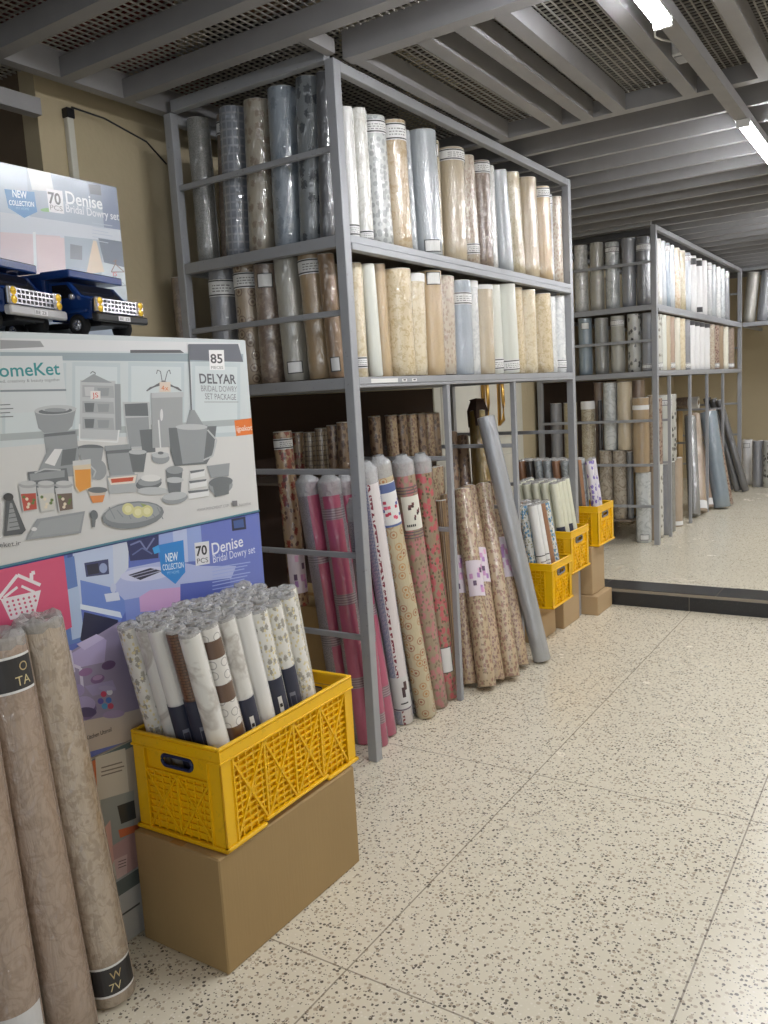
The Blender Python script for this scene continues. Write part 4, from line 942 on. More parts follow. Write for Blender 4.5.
# ------------------------------------------------------------------ printed boxes
class Art:
    def __init__(s, X, lim): s.X = X; s.mb = MB(); s.k = 0; s.lim = lim
    def P(s, x, y):
        q = bp(x, y, 0, s.X); b = s.lim; return min(max(q.y, b[0]+.002), b[1]-.002), min(max(q.z, b[2]+.002), b[3]-.002)
    def lay(s): s.k += 1; return s.X+.0008+s.k*.00002
    def poly(s, pts, col):
        z = s.lay(); q = [s.P(*p) for p in pts]
        a = sum(q[i][0]*q[(i+1) % len(q)][1]-q[(i+1) % len(q)][0]*q[i][1] for i in range(len(q)))
        if a < 0: q = q[::-1]
        if abs(a) > 1e-7: s.mb.face([(z, u, v) for u, v in q], col=srgb(*col))
    def rect(s, y0, y1, z0, z1, col): z = s.lay(); s.mb.face([(z, y0, z0), (z, y1, z0), (z, y1, z1), (z, y0, z1)], col=srgb(*col))
    def ell(s, c, rx, ry, col, n=18, tilt=0.0):
        s.poly([(c[0]+rx*math.cos(2*PI*i/n), c[1]+ry*math.sin(2*PI*i/n)+tilt*rx*math.cos(2*PI*i/n)) for i in range(n)], col)
    def line(s, a, b, w, col):
        dx, dy = b[0]-a[0], b[1]-a[1]; l = math.hypot(dx, dy) or 1; nx, ny = -dy/l*w/2, dx/l*w/2
        s.poly([(a[0]+nx, a[1]+ny), (b[0]+nx, b[1]+ny), (b[0]-nx, b[1]-ny), (a[0]-nx, a[1]-ny)], col)
    def path(s, pts, w, col):
        for a, b in zip(pts, pts[1:]): s.line(a, b, w, col)
    def text(s, t, a, b, h, col, bold=0.0):
        y0, z0 = s.P(*a); y1, z1 = s.P(*b); yt, zt = s.P(a[0], a[1]-h); H_ = zt-z0
        vs, fs, x0, x1 = text_tris(t, bold); X = s.lay(); sx = (y1-y0)/(x1-x0); sl = (z1-z0)/(y1-y0)*1.0
        for f in fs:
            s.mb.face([(X, y0+(vs[i][0]-x0)*sx, z0+(vs[i][0]-x0)*sx*sl+vs[i][1]*H_/.70) for i in f], col=srgb(*col))
def gift_box(label, X, depth, y0, y1, z0, z1, side, art_fn, tilt=0):
    t = empty('printed_box', (X-depth/2, (y0+y1)/2, z0), 0, label, 'box', 'printed gift boxes stacked by the wall'); w, l, h = depth/2, (y1-y0)/2, z1-z0
    m = MB(); m.box(-w, w, -l, l, 0, h, bev=.003); m.build('box_body', simple('box_side_card', srgb(*side), .4), t)
    a = Art(X, (y0, y1, z0, z1)); art_fn(a, y0, y1, z0, z1)
    for i, v in enumerate(a.mb.v): a.mb.v[i] = (v[0]-(X-depth/2), v[1]-(y0+y1)/2, v[2]-z0)
    a.mb.build('printed_front', M['print'], t); return t
YR, YL = -.615, -1.70
def art_home(a, y0, y1, z0, z1):
    a.rect(y0+.002, y1-.002, z0+.002, z1-.002, (202, 210, 212))
    a.rect(y0+.002, y1-.002, z0+.002, z0+.30, (212, 212, 210))
    a.poly([(0, 352), (243, 354), (243, 362), (0, 360)], (150, 164, 172)); a.poly([(0, 338), (240, 343), (240, 353), (0, 350)], (216, 218, 220))
    a.poly([(188, 344), (238, 344), (243, 362), (189, 360)], (104, 108, 118)); a.poly([(0, 340), (40, 341), (44, 347), (0, 349)], (150, 152, 154)); a.poly([(130, 350), (180, 350), (184, 353), (130, 353)], (92, 94, 98))
    # wainscot panels on the printed wall
    for x0, x1 in ((2, 66), (72, 120), (128, 184), (192, 240)):
        a.poly([(x0, 362), (x1, 363), (x1, 436), (x0, 438)], (190, 202, 206)); a.poly([(x0+3, 366), (x1-3, 367), (x1-3, 432), (x0+3, 434)], (206, 215, 217))
    a.poly([(0, 434), (255, 418), (256, 424), (0, 441)], (170, 178, 180))
    a.poly([(0, 356), (62, 356), (67, 410), (0, 414)], (206, 212, 214)); a.poly([(0, 390), (66, 389), (66, 391), (0, 392)], (130, 140, 146))
    a.text('HomeKet', (-14.5, 377.5), (60, 374.5), 13.5, (38, 138, 142), .012)
    a.text('all you need, creativity & beauty together', (-20, 383.5), (60, 381), 3.2, (120, 128, 132))
    for k in range(4): a.line((0, 405+k*4), (10+3*(k % 2), 404.5+k*4), 1, (110, 114, 118))
    # 85 pieces tag and title
    a.poly([(208.5, 350), (223.5, 350), (224.5, 370), (209.5, 370)], (238, 238, 238)); a.text('85', (210.5, 363), (222.5, 363), 9, (84, 84, 88), .02); a.text('PIECES', (211, 369), (223, 369), 3, (120, 120, 122))
    a.text('DELYAR', (199.5, 383.2), (236, 383.8), 9.6, (92, 94, 100), .02); a.text('BRIDAL DOWRY', (201, 391.3), (237, 392), 6, (128, 130, 136)); a.text('SET PACKAGE', (205, 399.2), (236, 400), 6, (120, 122, 128)); a.line((204, 402), (238, 402), .6, (140, 142, 146))
    a.poly([(234, 420.5), (252.5, 418), (254, 434), (236, 436)], (226, 118, 44)); a.text('ijpakot', (236.5, 431.5), (252, 430), 5.5, (240, 226, 214), .01)
    G = (150, 155, 158); Dk = (108, 114, 118); Lt = (188, 192, 194)
    # shadowless catalogue shapes: bowls, racks, bins, broom, bags
    a.poly([(34, 411), (76, 408), (72, 426), (66, 432), (44, 433), (38, 428)], G); a.ell((55, 410), 21, 5, Lt, tilt=-.05); a.ell((55, 411), 17, 3.2, Dk, tilt=-.05); a.ell((55, 409), 14, 3, Lt); a.ell((55, 410), 11, 2, G)
    a.poly([(43, 434), (76, 430), (78, 452), (46, 455)], G); a.poly([(44, 434), (75, 431), (75, 434), (44, 437)], Dk)
    a.poly([(80, 380), (115, 381), (118, 440), (79, 438)], Lt)                                         # dish rack
    for k in range(3): a.poly([(82, 385+k*16), (113, 386+k*16), (114, 398+k*16), (82, 397+k*16)], (168, 172, 175)); a.poly([(84, 387+k*16), (94, 387+k*16), (93, 396+k*16), (85, 396+k*16)], Dk if k else (196, 198, 200)); a.poly([(97, 388+k*16), (109, 388+k*16), (108, 396+k*16), (98, 396+k*16)], G)
    a.path([(94, 376), (95, 373), (92, 371.5), (90, 373.5)], .9, Dk); a.poly([(93, 374), (80, 382), (112, 383)], G); a.poly([(90, 391), (100, 391), (100, 399), (90, 399)], (226, 222, 218)); a.text('JS', (92, 397.5), (98, 397.5), 5, (206, 66, 50))
    a.path([(79, 424), (79, 440), (117, 442), (119, 426)], 1.6, (228, 230, 230))
    a.poly([(114, 384), (120, 384), (121, 430), (115, 430)], G)
    a.poly([(122, 402), (149, 402), (152, 448), (128, 449)], Lt); a.poly([(124, 404), (147, 403), (148, 416), (125, 416)], Dk); a.poly([(125, 418), (148, 417), (150, 446), (129, 447)], G); a.poly([(139, 430), (154, 429), (155, 452), (142, 453)], Dk)
    a.path([(162, 383), (160, 371.5), (157, 370), (156, 374)], .8, Dk); a.path([(164, 383), (167, 371.5), (169, 370), (170, 374)], .8, Dk)   # coat hangers
    for k in range(4): a.path([(146+k, 391-k), (163, 381+k), (181-k, 391-k)], 1.3, (104, 106, 110))
    a.poly([(159, 382), (170, 382), (170, 392), (159, 392)], (222, 206, 192)); a.text('4x', (161, 390.5), (168, 390.5), 5, (216, 120, 60))
    a.poly([(150, 393), (182, 392), (182, 446), (152, 448)], (162, 166, 168)); a.poly([(151, 393), (183, 392), (183, 397), (151, 398)], Lt); a.path([(158, 420), (160, 448)], 1.4, (220, 222, 222)); a.ell((161, 415), 1.5, 6, (220, 220, 220))
    a.line((188, 345), (191, 412), 1.4, Dk); a.poly([(189, 410), (194, 410), (203, 425), (185, 426)], G)                                   # broom
    a.poly([(168, 428), (216, 426), (213, 452), (206, 464), (174, 466), (170, 452)], Dk); a.poly([(176, 426), (207, 425), (203, 462), (182, 464)], G); a.ell((191, 427), 16, 3, Lt); a.path([(207, 430), (216, 440), (212, 456), (203, 460)], 1.6, Lt)
    a.poly([(38, 470), (48, 448), (80, 446), (76, 476), (42, 478)], G); a.poly([(44, 463), (54, 449), (62, 449), (54, 466)], (226, 226, 226)); a.poly([(62, 450), (76, 448), (74, 464), (60, 466)], Dk)
    a.poly([(27, 472), (66, 468), (70, 492), (30, 497)], Dk); a.poly([(29, 474), (64, 470), (64, 477), (30, 481)], G); a.path([(34, 473), (44, 469), (60, 470)], 1.4, Lt)
    a.ell((90, 448), 13, 3.5, Dk); a.poly([(78, 448), (103, 448), (100, 466), (81, 466)], G); a.poly([(104, 446), (130, 444), (134, 466), (108, 470)], Dk); a.poly([(104, 446), (130, 444), (130, 449), (104, 451)], G)
    a.poly([(106, 454), (134, 452), (134, 475), (110, 478)], G); a.poly([(128, 452), (146, 452), (143, 472), (132, 472)], Dk); a.ell((137, 452), 9, 2.5, Lt); a.ell((160, 458), 9, 6, G); a.ell((160, 455), 9, 3, Lt); a.ell((160, 453), 3, 1.5, Dk)
    a.ell((98, 470), 8, 10, G); a.poly([(72, 462), (90, 460), (91, 488), (78, 493), (74, 488)], (218, 202, 176)); a.poly([(74, 470), (90, 469), (90, 487), (79, 492), (75, 486)], (226, 154, 66)); a.poly([(72, 461), (90, 459), (90, 464), (72, 466)], (204, 206, 206)); a.path([(90, 466), (95, 471), (91, 482)], 1.4, Lt)
    a.poly([(87, 490), (106, 488), (103, 501), (92, 503)], (204, 190, 176)); a.poly([(89, 496), (104, 495), (102, 502), (92, 503)], (226, 142, 76)); a.ell((97, 490), 10, 3, Dk)
    a.poly([(106, 476), (137, 474), (135, 492), (109, 494)], (176, 180, 182)); a.poly([(107, 478), (136, 475), (134, 483), (110, 485)], (232, 220, 206)); a.poly([(110, 479), (133, 477), (132, 481), (111, 483)], (200, 88, 62))
    a.ell((148, 484), 13, 6, Dk, tilt=-.1); a.ell((149, 481), 12, 5, G, tilt=-.1); a.ell((150, 478), 10, 3.5, (222, 222, 220)); a.ell((152, 491), 16, 4, Lt)
    a.poly([(165, 470), (182, 468), (180, 492), (168, 494)], Dk); a.ell((174, 470), 8.5, 4, G); a.ell((174, 480), 9, 3, Lt); a.ell((174, 498), 13, 6, G, tilt=-.1); a.ell((174, 496), 12, 4, Lt, tilt=-.1)
    for k in range(3): a.poly([(189-k, 471+k*10), (204+k*2, 469+k*10), (204+k*2, 476+k*10), (190-k, 479+k*10)], (228, 229, 229)); a.poly([(189-k, 471+k*10), (204+k*2, 469+k*10), (203+k*2, 471+k*10), (190-k, 473.5+k*10)], Dk)
    a.poly([(206, 466), (229, 463), (228, 476), (210, 478)], G); a.ell((220, 486), 12, 8, G, tilt=-.1); a.ell((220, 482), 12, 5, Dk, tilt=-.1); a.poly([(211, 480), (229, 478), (228, 494), (214, 497)], Dk)
    for c, col in (((28, 500), (184, 74, 60)), ((46, 500), (206, 204, 196)), ((64, 500), (112, 96, 86))):        # three jars
        a.poly([(c[0]-10, 487+(c[0]-28)*.04), (c[0]+7, 485), (c[0]+9, 509), (c[0]-6, 512)], (198, 200, 200)); a.poly([(c[0]-8, 494), (c[0]+7, 493), (c[0]+8, 509), (c[0]-5, 511)], col)
        for k in range(6): a.ell((c[0]-5+(k*5 % 11), 497+(k*7 % 11)), 1.6, 1.6, (226, 214, 190) if k % 2 else (96, 120, 60))
        a.ell((c[0]-1, 485), 9, 3.2, (168, 170, 172)); a.ell((c[0]-1, 483), 8, 2.4, (196, 198, 198))
    a.poly([(5, 500), (10, 494), (25, 530), (21, 534), (3, 536)], (84, 88, 92)); a.poly([(9, 503), (11, 503), (19, 529), (6, 531)], (150, 154, 156)); a.ell((7.5, 497), 5, 4, (60, 62, 66))
    for k in range(5): a.line((7+.4*k, 509+4.6*k), (13+1.6*k, 508+4.4*k), .8, (84, 88, 92))
    a.poly([(36, 519), (84, 511), (80, 533), (25, 540)], (150, 155, 158)); a.poly([(40, 521), (82, 513.5), (78, 531), (30, 537)], (160, 165, 168)); a.ell((33, 529), 3, 2, (222, 222, 222))
    a.ell((93, 515), 4, 5, Dk, tilt=.1); a.poly([(91, 517), (95, 517), (94, 527), (91, 527)], Dk); a.ell((132, 515), 31, 13.5, (128, 134, 138), tilt=-.1); a.ell((132, 513), 28, 10, (158, 163, 166), tilt=-.1)
    for k in range(7): a.line((108+k*8, 507+3*(k % 2)), (114+k*8, 519-2*(k % 2)), .9, (134, 140, 144))
    for c in ((127, 509), (137, 512), (146, 511)): a.ell(c, 6, 6, (214, 210, 150)); a.ell(c, 3.5, 3.5, (228, 224, 178))
    a.poly([(139, 503), (146, 505), (142, 507)], (150, 166, 100))
    a.text('homeket.ir', (-17, 549), (20, 545), 5, (90, 90, 94)); a.text('WWW.MYHOMEKET.COM', (196, 511.5), (228, 506.5), 2.8, (140, 140, 144)); a.poly([(231, 501), (236, 500.5), (236.5, 506), (232, 506.5)], (120, 120, 124)); a.text('homeket', (238, 506), (250, 504.5), 3, (140, 140, 144))
    a.rect(y0+.002, y1-.002, z0+.001, z0+.007, (70, 128, 150))
def kitchen(a, pts, dim=1.0):
    """a pale printed kitchen scene inside px bounds"""
    pass
def art_blue(a, y0, y1, z0, z1):
    a.rect(y0+.002, y1-.002, z0+.002, z1-.002, (92, 112, 190))
    a.poly([(66, 545), (110, 537), (112, 590), (70, 600)], (64, 84, 150))
    a.poly([(72, 550), (127, 540), (128, 600), (78, 606)], (190, 204, 232)); a.poly([(112, 540), (128, 537), (128, 596), (114, 598)], (206, 214, 230)); a.poly([(84, 563), (108, 559), (109, 574), (86, 577)], (56, 66, 110)); a.poly([(86, 565), (98, 563), (99, 573), (88, 575)], (30, 34, 62)); a.ell((103, 568), 4, 5, (150, 164, 204))
    a.poly([(60, 560), (74, 556), (84, 640), (66, 646)], (96, 128, 190)); a.poly([(66, 590), (78, 586), (84, 636), (72, 640)], (176, 196, 226))
    a.poly([(80, 580), (122, 590), (128, 606), (120, 622), (82, 606)], (110, 138, 208)); a.poly([(80, 604), (120, 612), (122, 618), (80, 609)], (220, 230, 244)); a.poly([(84, 612), (118, 620), (108, 660), (80, 640)], (34, 36, 66))
    a.poly([(126, 537), (158, 531), (158, 558), (130, 561)], (38, 48, 100)); a.path([(130, 545), (140, 541), (146, 550), (154, 538)], 1.6, (120, 130, 176)); a.path([(132, 555), (142, 548), (152, 554)], 1.4, (96, 110, 160))
    a.poly([(158, 531), (205, 522), (208, 560), (160, 564)], (150, 170, 222)); a.poly([(172, 528), (186, 525), (188, 562), (175, 564)], (186, 198, 230)); a.poly([(200, 523), (262, 514), (264, 582), (205, 584)], (104, 120, 196)); a.poly([(231, 519), (245, 516.5), (246, 529), (232, 531)], (30, 36, 70)); a.poly([(233, 521), (243, 519), (244, 527), (234, 528.5)], (60, 90, 150))
    a.poly([(112, 588), (128, 568), (168, 560), (200, 566), (236, 566), (226, 590), (168, 594), (128, 604)], (176, 186, 226)); a.ell((146, 574), 26, 7, (206, 210, 236), tilt=-.1); a.poly([(128, 575), (150, 568), (162, 571), (140, 580)], (36, 38, 66)); a.line((130, 576), (156, 569), .8, (170, 174, 200)); a.line((134, 578), (160, 571), .8, (170, 174, 200))
    a.poly([(124, 600), (178, 590), (180, 640), (128, 640)], (128, 146, 210)); a.poly([(139, 597), (150, 590), (180, 587), (180, 608), (140, 612)], (206, 164, 206)); a.poly([(180, 584), (230, 578), (230, 640), (180, 640)], (82, 98, 178))
    a.poly([(104, 594), (118, 592), (120, 600), (106, 602)], (214, 220, 238)); a.ell((113, 588), 3, 5, (196, 204, 230))
    # badge, 70 pcs, title
    a.poly([(158, 545), (183, 540), (185, 572), (175, 584), (161, 573)], (36, 132, 208)); a.poly([(152, 548), (158, 545), (160, 552), (154, 554)], (52, 160, 226)); a.text('NEW', (165.5, 562), (178, 560), 8.5, (226, 240, 250), .02); a.text('COLLECTION', (162.5, 570.5), (183.5, 567.5), 6, (226, 240, 250), .01); a.text('MY HOME', (167, 574.5), (179, 573), 3, (150, 200, 236))
    a.poly([(194, 543), (208.5, 541), (209.5, 563.5), (195.5, 566)], (226, 226, 230)); a.text('70', (196, 556), (207, 554), 9.5, (28, 28, 34), .025); a.text('PCS', (197, 563.5), (208, 562), 5, (60, 60, 66))
    a.text('Denise', (212, 555), (243, 546), 12, (236, 238, 246), .01); a.text('Bridal Dowry set', (213, 563), (255, 552.5), 8, (226, 230, 246))
    for k in range(7): a.line((212, 568+k*3.6), (250-3*(k % 3), 562+k*3.4), 1, (160, 176, 226))
    # pink panel with house-shaped basket
    a.poly([(-60, 575), (63, 553), (71.5, 627), (60, 633), (-60, 655)], (216, 84, 122)); Wt = (240, 232, 234)
    a.path([(-2, 599), (17, 575), (40, 585)], 3.4, Wt); a.path([(31, 581), (31, 573), (34.5, 572.5)], 3.6, Wt); a.path([(3, 598), (17, 587)], 2.6, Wt); a.path([(21, 586), (34, 592)], 2.6, Wt)
    a.poly([(0, 599), (40.5, 590), (35, 613), (10, 620)], Wt)
    for r in range(4):
        for c in range(6-(r > 1)): a.ell((7+c*5.4+r*1.2, 602-c*1.15+r*4.2), 1.2, 1.3, (206, 84, 118))
    # lower picture strip: lilac utensils on a beige ground
    zb = z0+.30
    a.poly([(-80, 690), (64, 655), (118, 622), (330, 590), (330, 690), (124, 742), (-60, 800)], (150, 140, 168))
    a.poly([(-80, 760), (78, 722), (126, 712), (340, 660), (340, 700), (124, 744), (-60, 800)], (196, 184, 172))
    a.poly([(68, 655), (100, 636), (106, 640), (104, 662), (76, 668)], (178, 166, 206)); a.poly([(76, 644), (96, 634), (104, 638), (84, 650)], (196, 186, 220))
    a.path([(66, 650), (70, 664), (80, 668), (82, 690)], 3, (214, 208, 226)); a.path([(70, 650), (74, 672)], 1.6, (214, 208, 226)); a.ell((97, 679), 7, 4.5, (126, 92, 140), tilt=-.2); a.ell((97, 677.5), 5, 2.6, (172, 140, 180), tilt=-.2); a.ell((108, 665), 7, 4.5, (104, 76, 120), tilt=-.2); a.ell((85, 672), 7, 4, (150, 110, 156), tilt=-.2)
    a.ell((84, 708), 12, 12, (110, 92, 140)); a.ell((84, 704), 11, 8, (168, 156, 198)); a.ell((86, 712), 10, 5, (80, 66, 110)); a.ell((78, 690), 6, 6, (160, 146, 190)); a.poly([(84, 686), (112, 680), (116, 690), (92, 696)], (160, 150, 190))
    for c, col in (((103, 694), (200, 50, 90)), ((108, 700), (60, 110, 190)), ((104, 706), (70, 150, 200)), ((109, 692), (220, 220, 230)), ((100, 701), (90, 80, 170)), ((110, 706), (190, 60, 90))): a.ell(c, 3, 3, col)
    a.ell((113, 714), 11, 4, (160, 142, 180), tilt=-.1); a.ell((106, 688), 8, 2.5, (170, 160, 196)); a.text('Kitchen Utensil', (86, 740), (111, 731), 4.5, (40, 38, 44), .01)
def art_orange(a, y0, y1, z0, z1):
    a.rect(y0+.002, y1-.002, z0+.002, z1-.002, (178, 172, 160)); a.rect(y0+.002, y1-.002, z1-.022, z1-.004, (84, 108, 112))
    a.poly([(40, 770), (101, 757), (106, 850), (104, 900), (50, 890)], (206, 110, 62)); a.poly([(95, 757), (125, 748), (134, 850), (134, 872), (103, 880)], (206, 202, 190))
    for k in range(3): a.line((101, 768+k*4), (122+2*(k % 2), 762+k*4), 1.3, (120, 112, 104))
    a.poly([(100, 800), (134, 790), (134, 846), (106, 852)], (150, 158, 156)); a.poly([(117, 806), (134, 800), (136, 818), (121, 824)], (34, 44, 48))
    a.poly([(104, 828), (110, 820), (114, 860), (108, 876)], (214, 168, 158)); a.poly([(112, 846), (134, 832), (142, 876), (118, 892)], (190, 152, 150)); a.poly([(114, 860), (127, 854), (128, 884), (118, 892)], (214, 186, 184)); a.poly([(118, 830), (138, 824), (140, 830), (120, 838)], (210, 110, 60))
    for k in range(3): a.line((118, 862+k*3), (126, 859+k*3), .8, (96, 60, 66))
def art_low(a, y0, y1, z0, z1):
    a.rect(y0+.002, y1-.002, z0+.002, z1-.002, (200, 202, 202)); a.rect(y0+.002, y1-.002, z1-.05, z1-.004, (96, 108, 108)); a.rect(-1.38, -1.28, z0+.09, z0+.096, (60, 62, 66))
S_X = -.004
gift_box('low white printed box on floor, bottom of the tall box stack', S_X, .60, YL, YR, 0, .205, (190, 192, 192), art_low)
gift_box('white box with orange stripe, second from floor in the stack', S_X, .60, YL, YR, .206, .597, (180, 172, 160), art_orange)
gift_box('blue printed dowry box with pink basket panel, below the grey HomeKet box'.replace('HomeKet ', 'kitchenware '), S_X, .60, YL, YR, .598, 1.183, (96, 112, 180), art_blue)
gift_box('large pale kitchenware box titled DELYAR, under the toy trucks'.replace('DELYAR', 'bridal dowry set'), S_X, .60, YL, YR, 1.184, 1.772, (196, 202, 204), art_home)
def art_top(a, y0, y1, z0, z1):
    a.rect(y0+.002, y1-.002, z0+.002, z1-.002, (160, 172, 186))
    a.poly([(0, 163), (26, 168), (30, 222), (0, 218)], (176, 190, 204)); a.poly([(27, 168), (50, 172), (54, 192), (32, 190)], (206, 208, 206)); a.poly([(50, 172), (86, 178), (90, 206), (56, 200)], (132, 146, 164)); a.poly([(86, 180), (107, 184), (108, 205), (90, 202)], (110, 122, 142)); a.poly([(88, 184), (104, 186), (105, 196), (90, 194)], (44, 50, 62))
    a.poly([(100, 182), (118, 185), (126, 250), (112, 262), (104, 230)], (112, 124, 150)); a.poly([(0, 212), (120, 230), (126, 262), (0, 262)], (196, 202, 210)); a.poly([(0, 232), (60, 236), (62, 286), (0, 290)], (206, 186, 190)); a.poly([(36, 236), (66, 238), (66, 280), (40, 284)], (214, 192, 194)); a.line((34, 232), (36, 290), 3, (222, 224, 226))
    a.poly([(64, 236), (100, 240), (104, 276), (66, 276)], (158, 170, 182)); a.poly([(70, 244), (82, 246), (82, 260), (70, 259)], (110, 116, 126)); a.poly([(98, 238), (124, 242), (128, 276), (106, 272)], (96, 106, 122)); a.poly([(102, 262), (130, 268), (132, 300), (100, 300)], (198, 206, 210))
    a.poly([(93, 240), (96, 240), (104, 272), (86, 274)], (216, 196, 172)); a.path([(113, 262), (116, 260), (115, 264), (111, 272), (124, 272), (115, 264)], .9, (120, 90, 80)); a.text('JS', (112, 276), (117, 276), 4, (200, 60, 60)); a.path([(102, 284), (114, 276), (128, 286), (102, 286)], .9, (150, 160, 166))
    a.poly([(4, 189), (34, 192), (37, 212), (24, 218), (8, 208)], (62, 130, 186)); a.text('NEW', (12.5, 197), (27, 198.8), 7.2, (226, 240, 250), .02); a.text('COLLECTION', (9, 205), (34, 207), 5, (222, 238, 250), .02); a.text('MY HOME', (16, 209.5), (29, 210.5), 2.5, (140, 190, 226))
    a.ell((48, 210), 8, 2, (120, 170, 110)); a.poly([(46, 188.5), (62, 191), (64, 214), (49, 212)], (224, 224, 226)); a.text('70', (48.5, 203), (61, 205), 11, (30, 30, 36), .025); a.text('PCS', (50, 209.5), (62.5, 211.5), 5, (120, 118, 118))
    a.text('Denise', (66, 203.5), (102.5, 209.5), 12.5, (236, 238, 240), .015); a.text('Bridal Dowry set', (66, 212), (119, 220.5), 8, (228, 230, 234), .01)
    for k in range(6): a.line((92, 223+k*3.4), (112-2*(k % 3), 226+k*3.4), .8, (176, 186, 200))
gift_box('small grey-blue dowry set box standing behind the toy trucks', -.40, .18, -1.62, -.762, 1.774, 2.315, (150, 160, 176), art_top)
# ------------------------------------------------------------------ toy dump trucks
def toy_truck(bumper, label):
    """faces local +x, origin on the ground under the front bumper centre"""
    t = empty('toy_truck', label=label, cat='toy truck', group='blue toy dump trucks'); w = .105; Bl = M['truckblue']
    m = MB(); m.box(-.33, -.012, -w*.55, w*.55, .028, .045, bev=.004); m.build('chassis', M['black'], t)
    # cab with sloping bonnet
    m = MB(); pr = [(-.150, .045), (-.010, .045), (-.008, .095), (-.045, .108), (-.085, .150), (-.150, .152)]; n = len(pr)
    for s in (-1, 1): m.face([(x, s*w*.92, z) for x, z in (pr if s < 0 else pr[::-1])])
    for i in range(n):
        a, c = pr[i], pr[(i+1) % n]; m.face([(a[0], -w*.92, a[1]), (a[0], w*.92, a[1]), (c[0], w*.92, c[1]), (c[0], -w*.92, c[1])])
    m.build('cab', Bl, t)
    m = MB(); m.face([(-.0475, -w*.8, .1125), (-.0475, w*.8, .1125), (-.0815, w*.78, .148), (-.0815, -w*.78, .148)]); 
    for s in (-1, 1):
        q = [(-.060, .106), (-.088, .143), (-.140, .145), (-.140, .106)]; m.face([(x, s*(w*.92+.0006), z) for x, z in (q if s < 0 else q[::-1])])
    m.build('window', M['window'], t)
    # dump bed with forward canopy
    m = MB(); m.box(-.35, -.155, -w*1.02, w*1.02, .075, .085); 
    for s in (-1, 1): m.box(-.35, -.155, *sorted((s*w*1.02, s*w*.97)), .085, .172, bev=.002); m.box(-.352, -.155, *sorted((s*w*1.08, s*w*.95)), .166, .178, bev=.002)
    m.box(-.352, -.346, -w, w, .085, .168); m.box(-.165, -.155, -w*1.0, w*1.0, .085, .178); m.box(-.165, -.062, -w*1.08, w*1.08, .160, .182, bev=.003)
    for k in range(5): m.box(-.335+k*.042, -.327+k*.042, -w*1.07, w*1.07, .09, .168)
    m.build('dump_bed', Bl, t)
    m = MB(); m.box(-.004, .006, -w*.95, w*.95, .062, .100, bev=.002); m.build('grille_frame', M['black'], t)
    m = MB()
    for i in range(10): yy = -w*.68+i*w*1.36/9; m.box(.006, .010, yy-.0022, yy+.0022, .063, .099)
    for i in range(4): zz = .064+i*.0112; m.box(.006, .011, -w*.7, w*.7, zz-.0018, zz+.0018)
    m.build('grille', M['chrome'], t)
    for s in (-1, 1):
        hl = MB(); hl.box(.002, .013, *sorted((s*w*.98, s*w*.70)), .060, .103, bev=.003); h = hl.build('headlight', M['chrome'], t)
        for zz in (.071, .091): q = MB(); q.lathe([(.0015, .004), (.007, .0035), (.0105, 0)], 12, M=Matrix.Translation((.0135, s*w*.84, zz)) @ Matrix.Rotation(PI/2, 4, 'Y')); q.build('lens', M['amber'], h)
    m = MB(); m.box(-.002, .020, -w*1.07, w*1.07, .036, .058, bev=.004); m.build('bumper', bumper, t)
    m = MB(); m.box(.0201, .0212, -.024, .026, .040, .053, col=srgb(220, 220, 222))
    vs, fs, x0, x1 = text_tris('BE ZE', .0)
    for f in fs: m.face([(.0216, -.020+(vs[i][0]-x0)*.042/(x1-x0), .0425+vs[i][1]*.0115) for i in f], col=srgb(60, 60, 66))
    m.build('number_plate', M['paper'], t)
    for s in (-1, 1):
        m = MB(); m.box(-.072, -.060, *sorted((s*w*.93, s*w*1.10)), .100, .114, bev=.003); m.build('mirror', M['chrome'], t)
        for x in (-.062, -.225, -.295):
            R = Matrix.Translation((x, s*w*.98, .030)) @ Matrix.Rotation(PI/2*-s, 4, 'X')
            q = MB(); q.lathe([(.004, -.026), (.026, -.026), (.030, -.022), (.030, -.004), (.026, 0), (.016, 0), (.015, -.004)], 20, M=R); wh = q.build('wheel', M['rubber'], t)
            q = MB(); q.lathe([(.001, .0), (.006, .001), (.007, -.002), (.013, -.003), (.016, -.0005), (.016, -.006)], 16, M=R)
            for k in range(6): a = k*PI/3; q.box(-.0018+.010*math.cos(a), .0018+.010*math.cos(a), -.0018+.010*math.sin(a), .0018+.010*math.sin(a), -.003, .0005, M=R)
            q.build('hubcap', M['chrome'], wh)
    for s in (-1, 1): m = MB(); m.box(-.1, -.02, *sorted((s*w*.9, s*w*1.03)), .062, .072, bev=.003); m.build('mudguard', Bl, t)
    return t
TR = toy_truck(M['black'], 'blue toy dump truck with black bumper, right one on the large box')
TR.location = (-.035, -1.115, 1.774); TR.rotation_euler = (0, 0, math.radians(14)); TR.scale = (.98, 1.06, 1.0)
TL = toy_truck(M['silverbump'], 'blue toy dump truck with silver bumper, left one on the large box')
TL.location = (-.025, -1.395, 1.774); TL.rotation_euler = (0, 0, math.radians(20)); TL.scale = (.98, 1.06, 1.06)
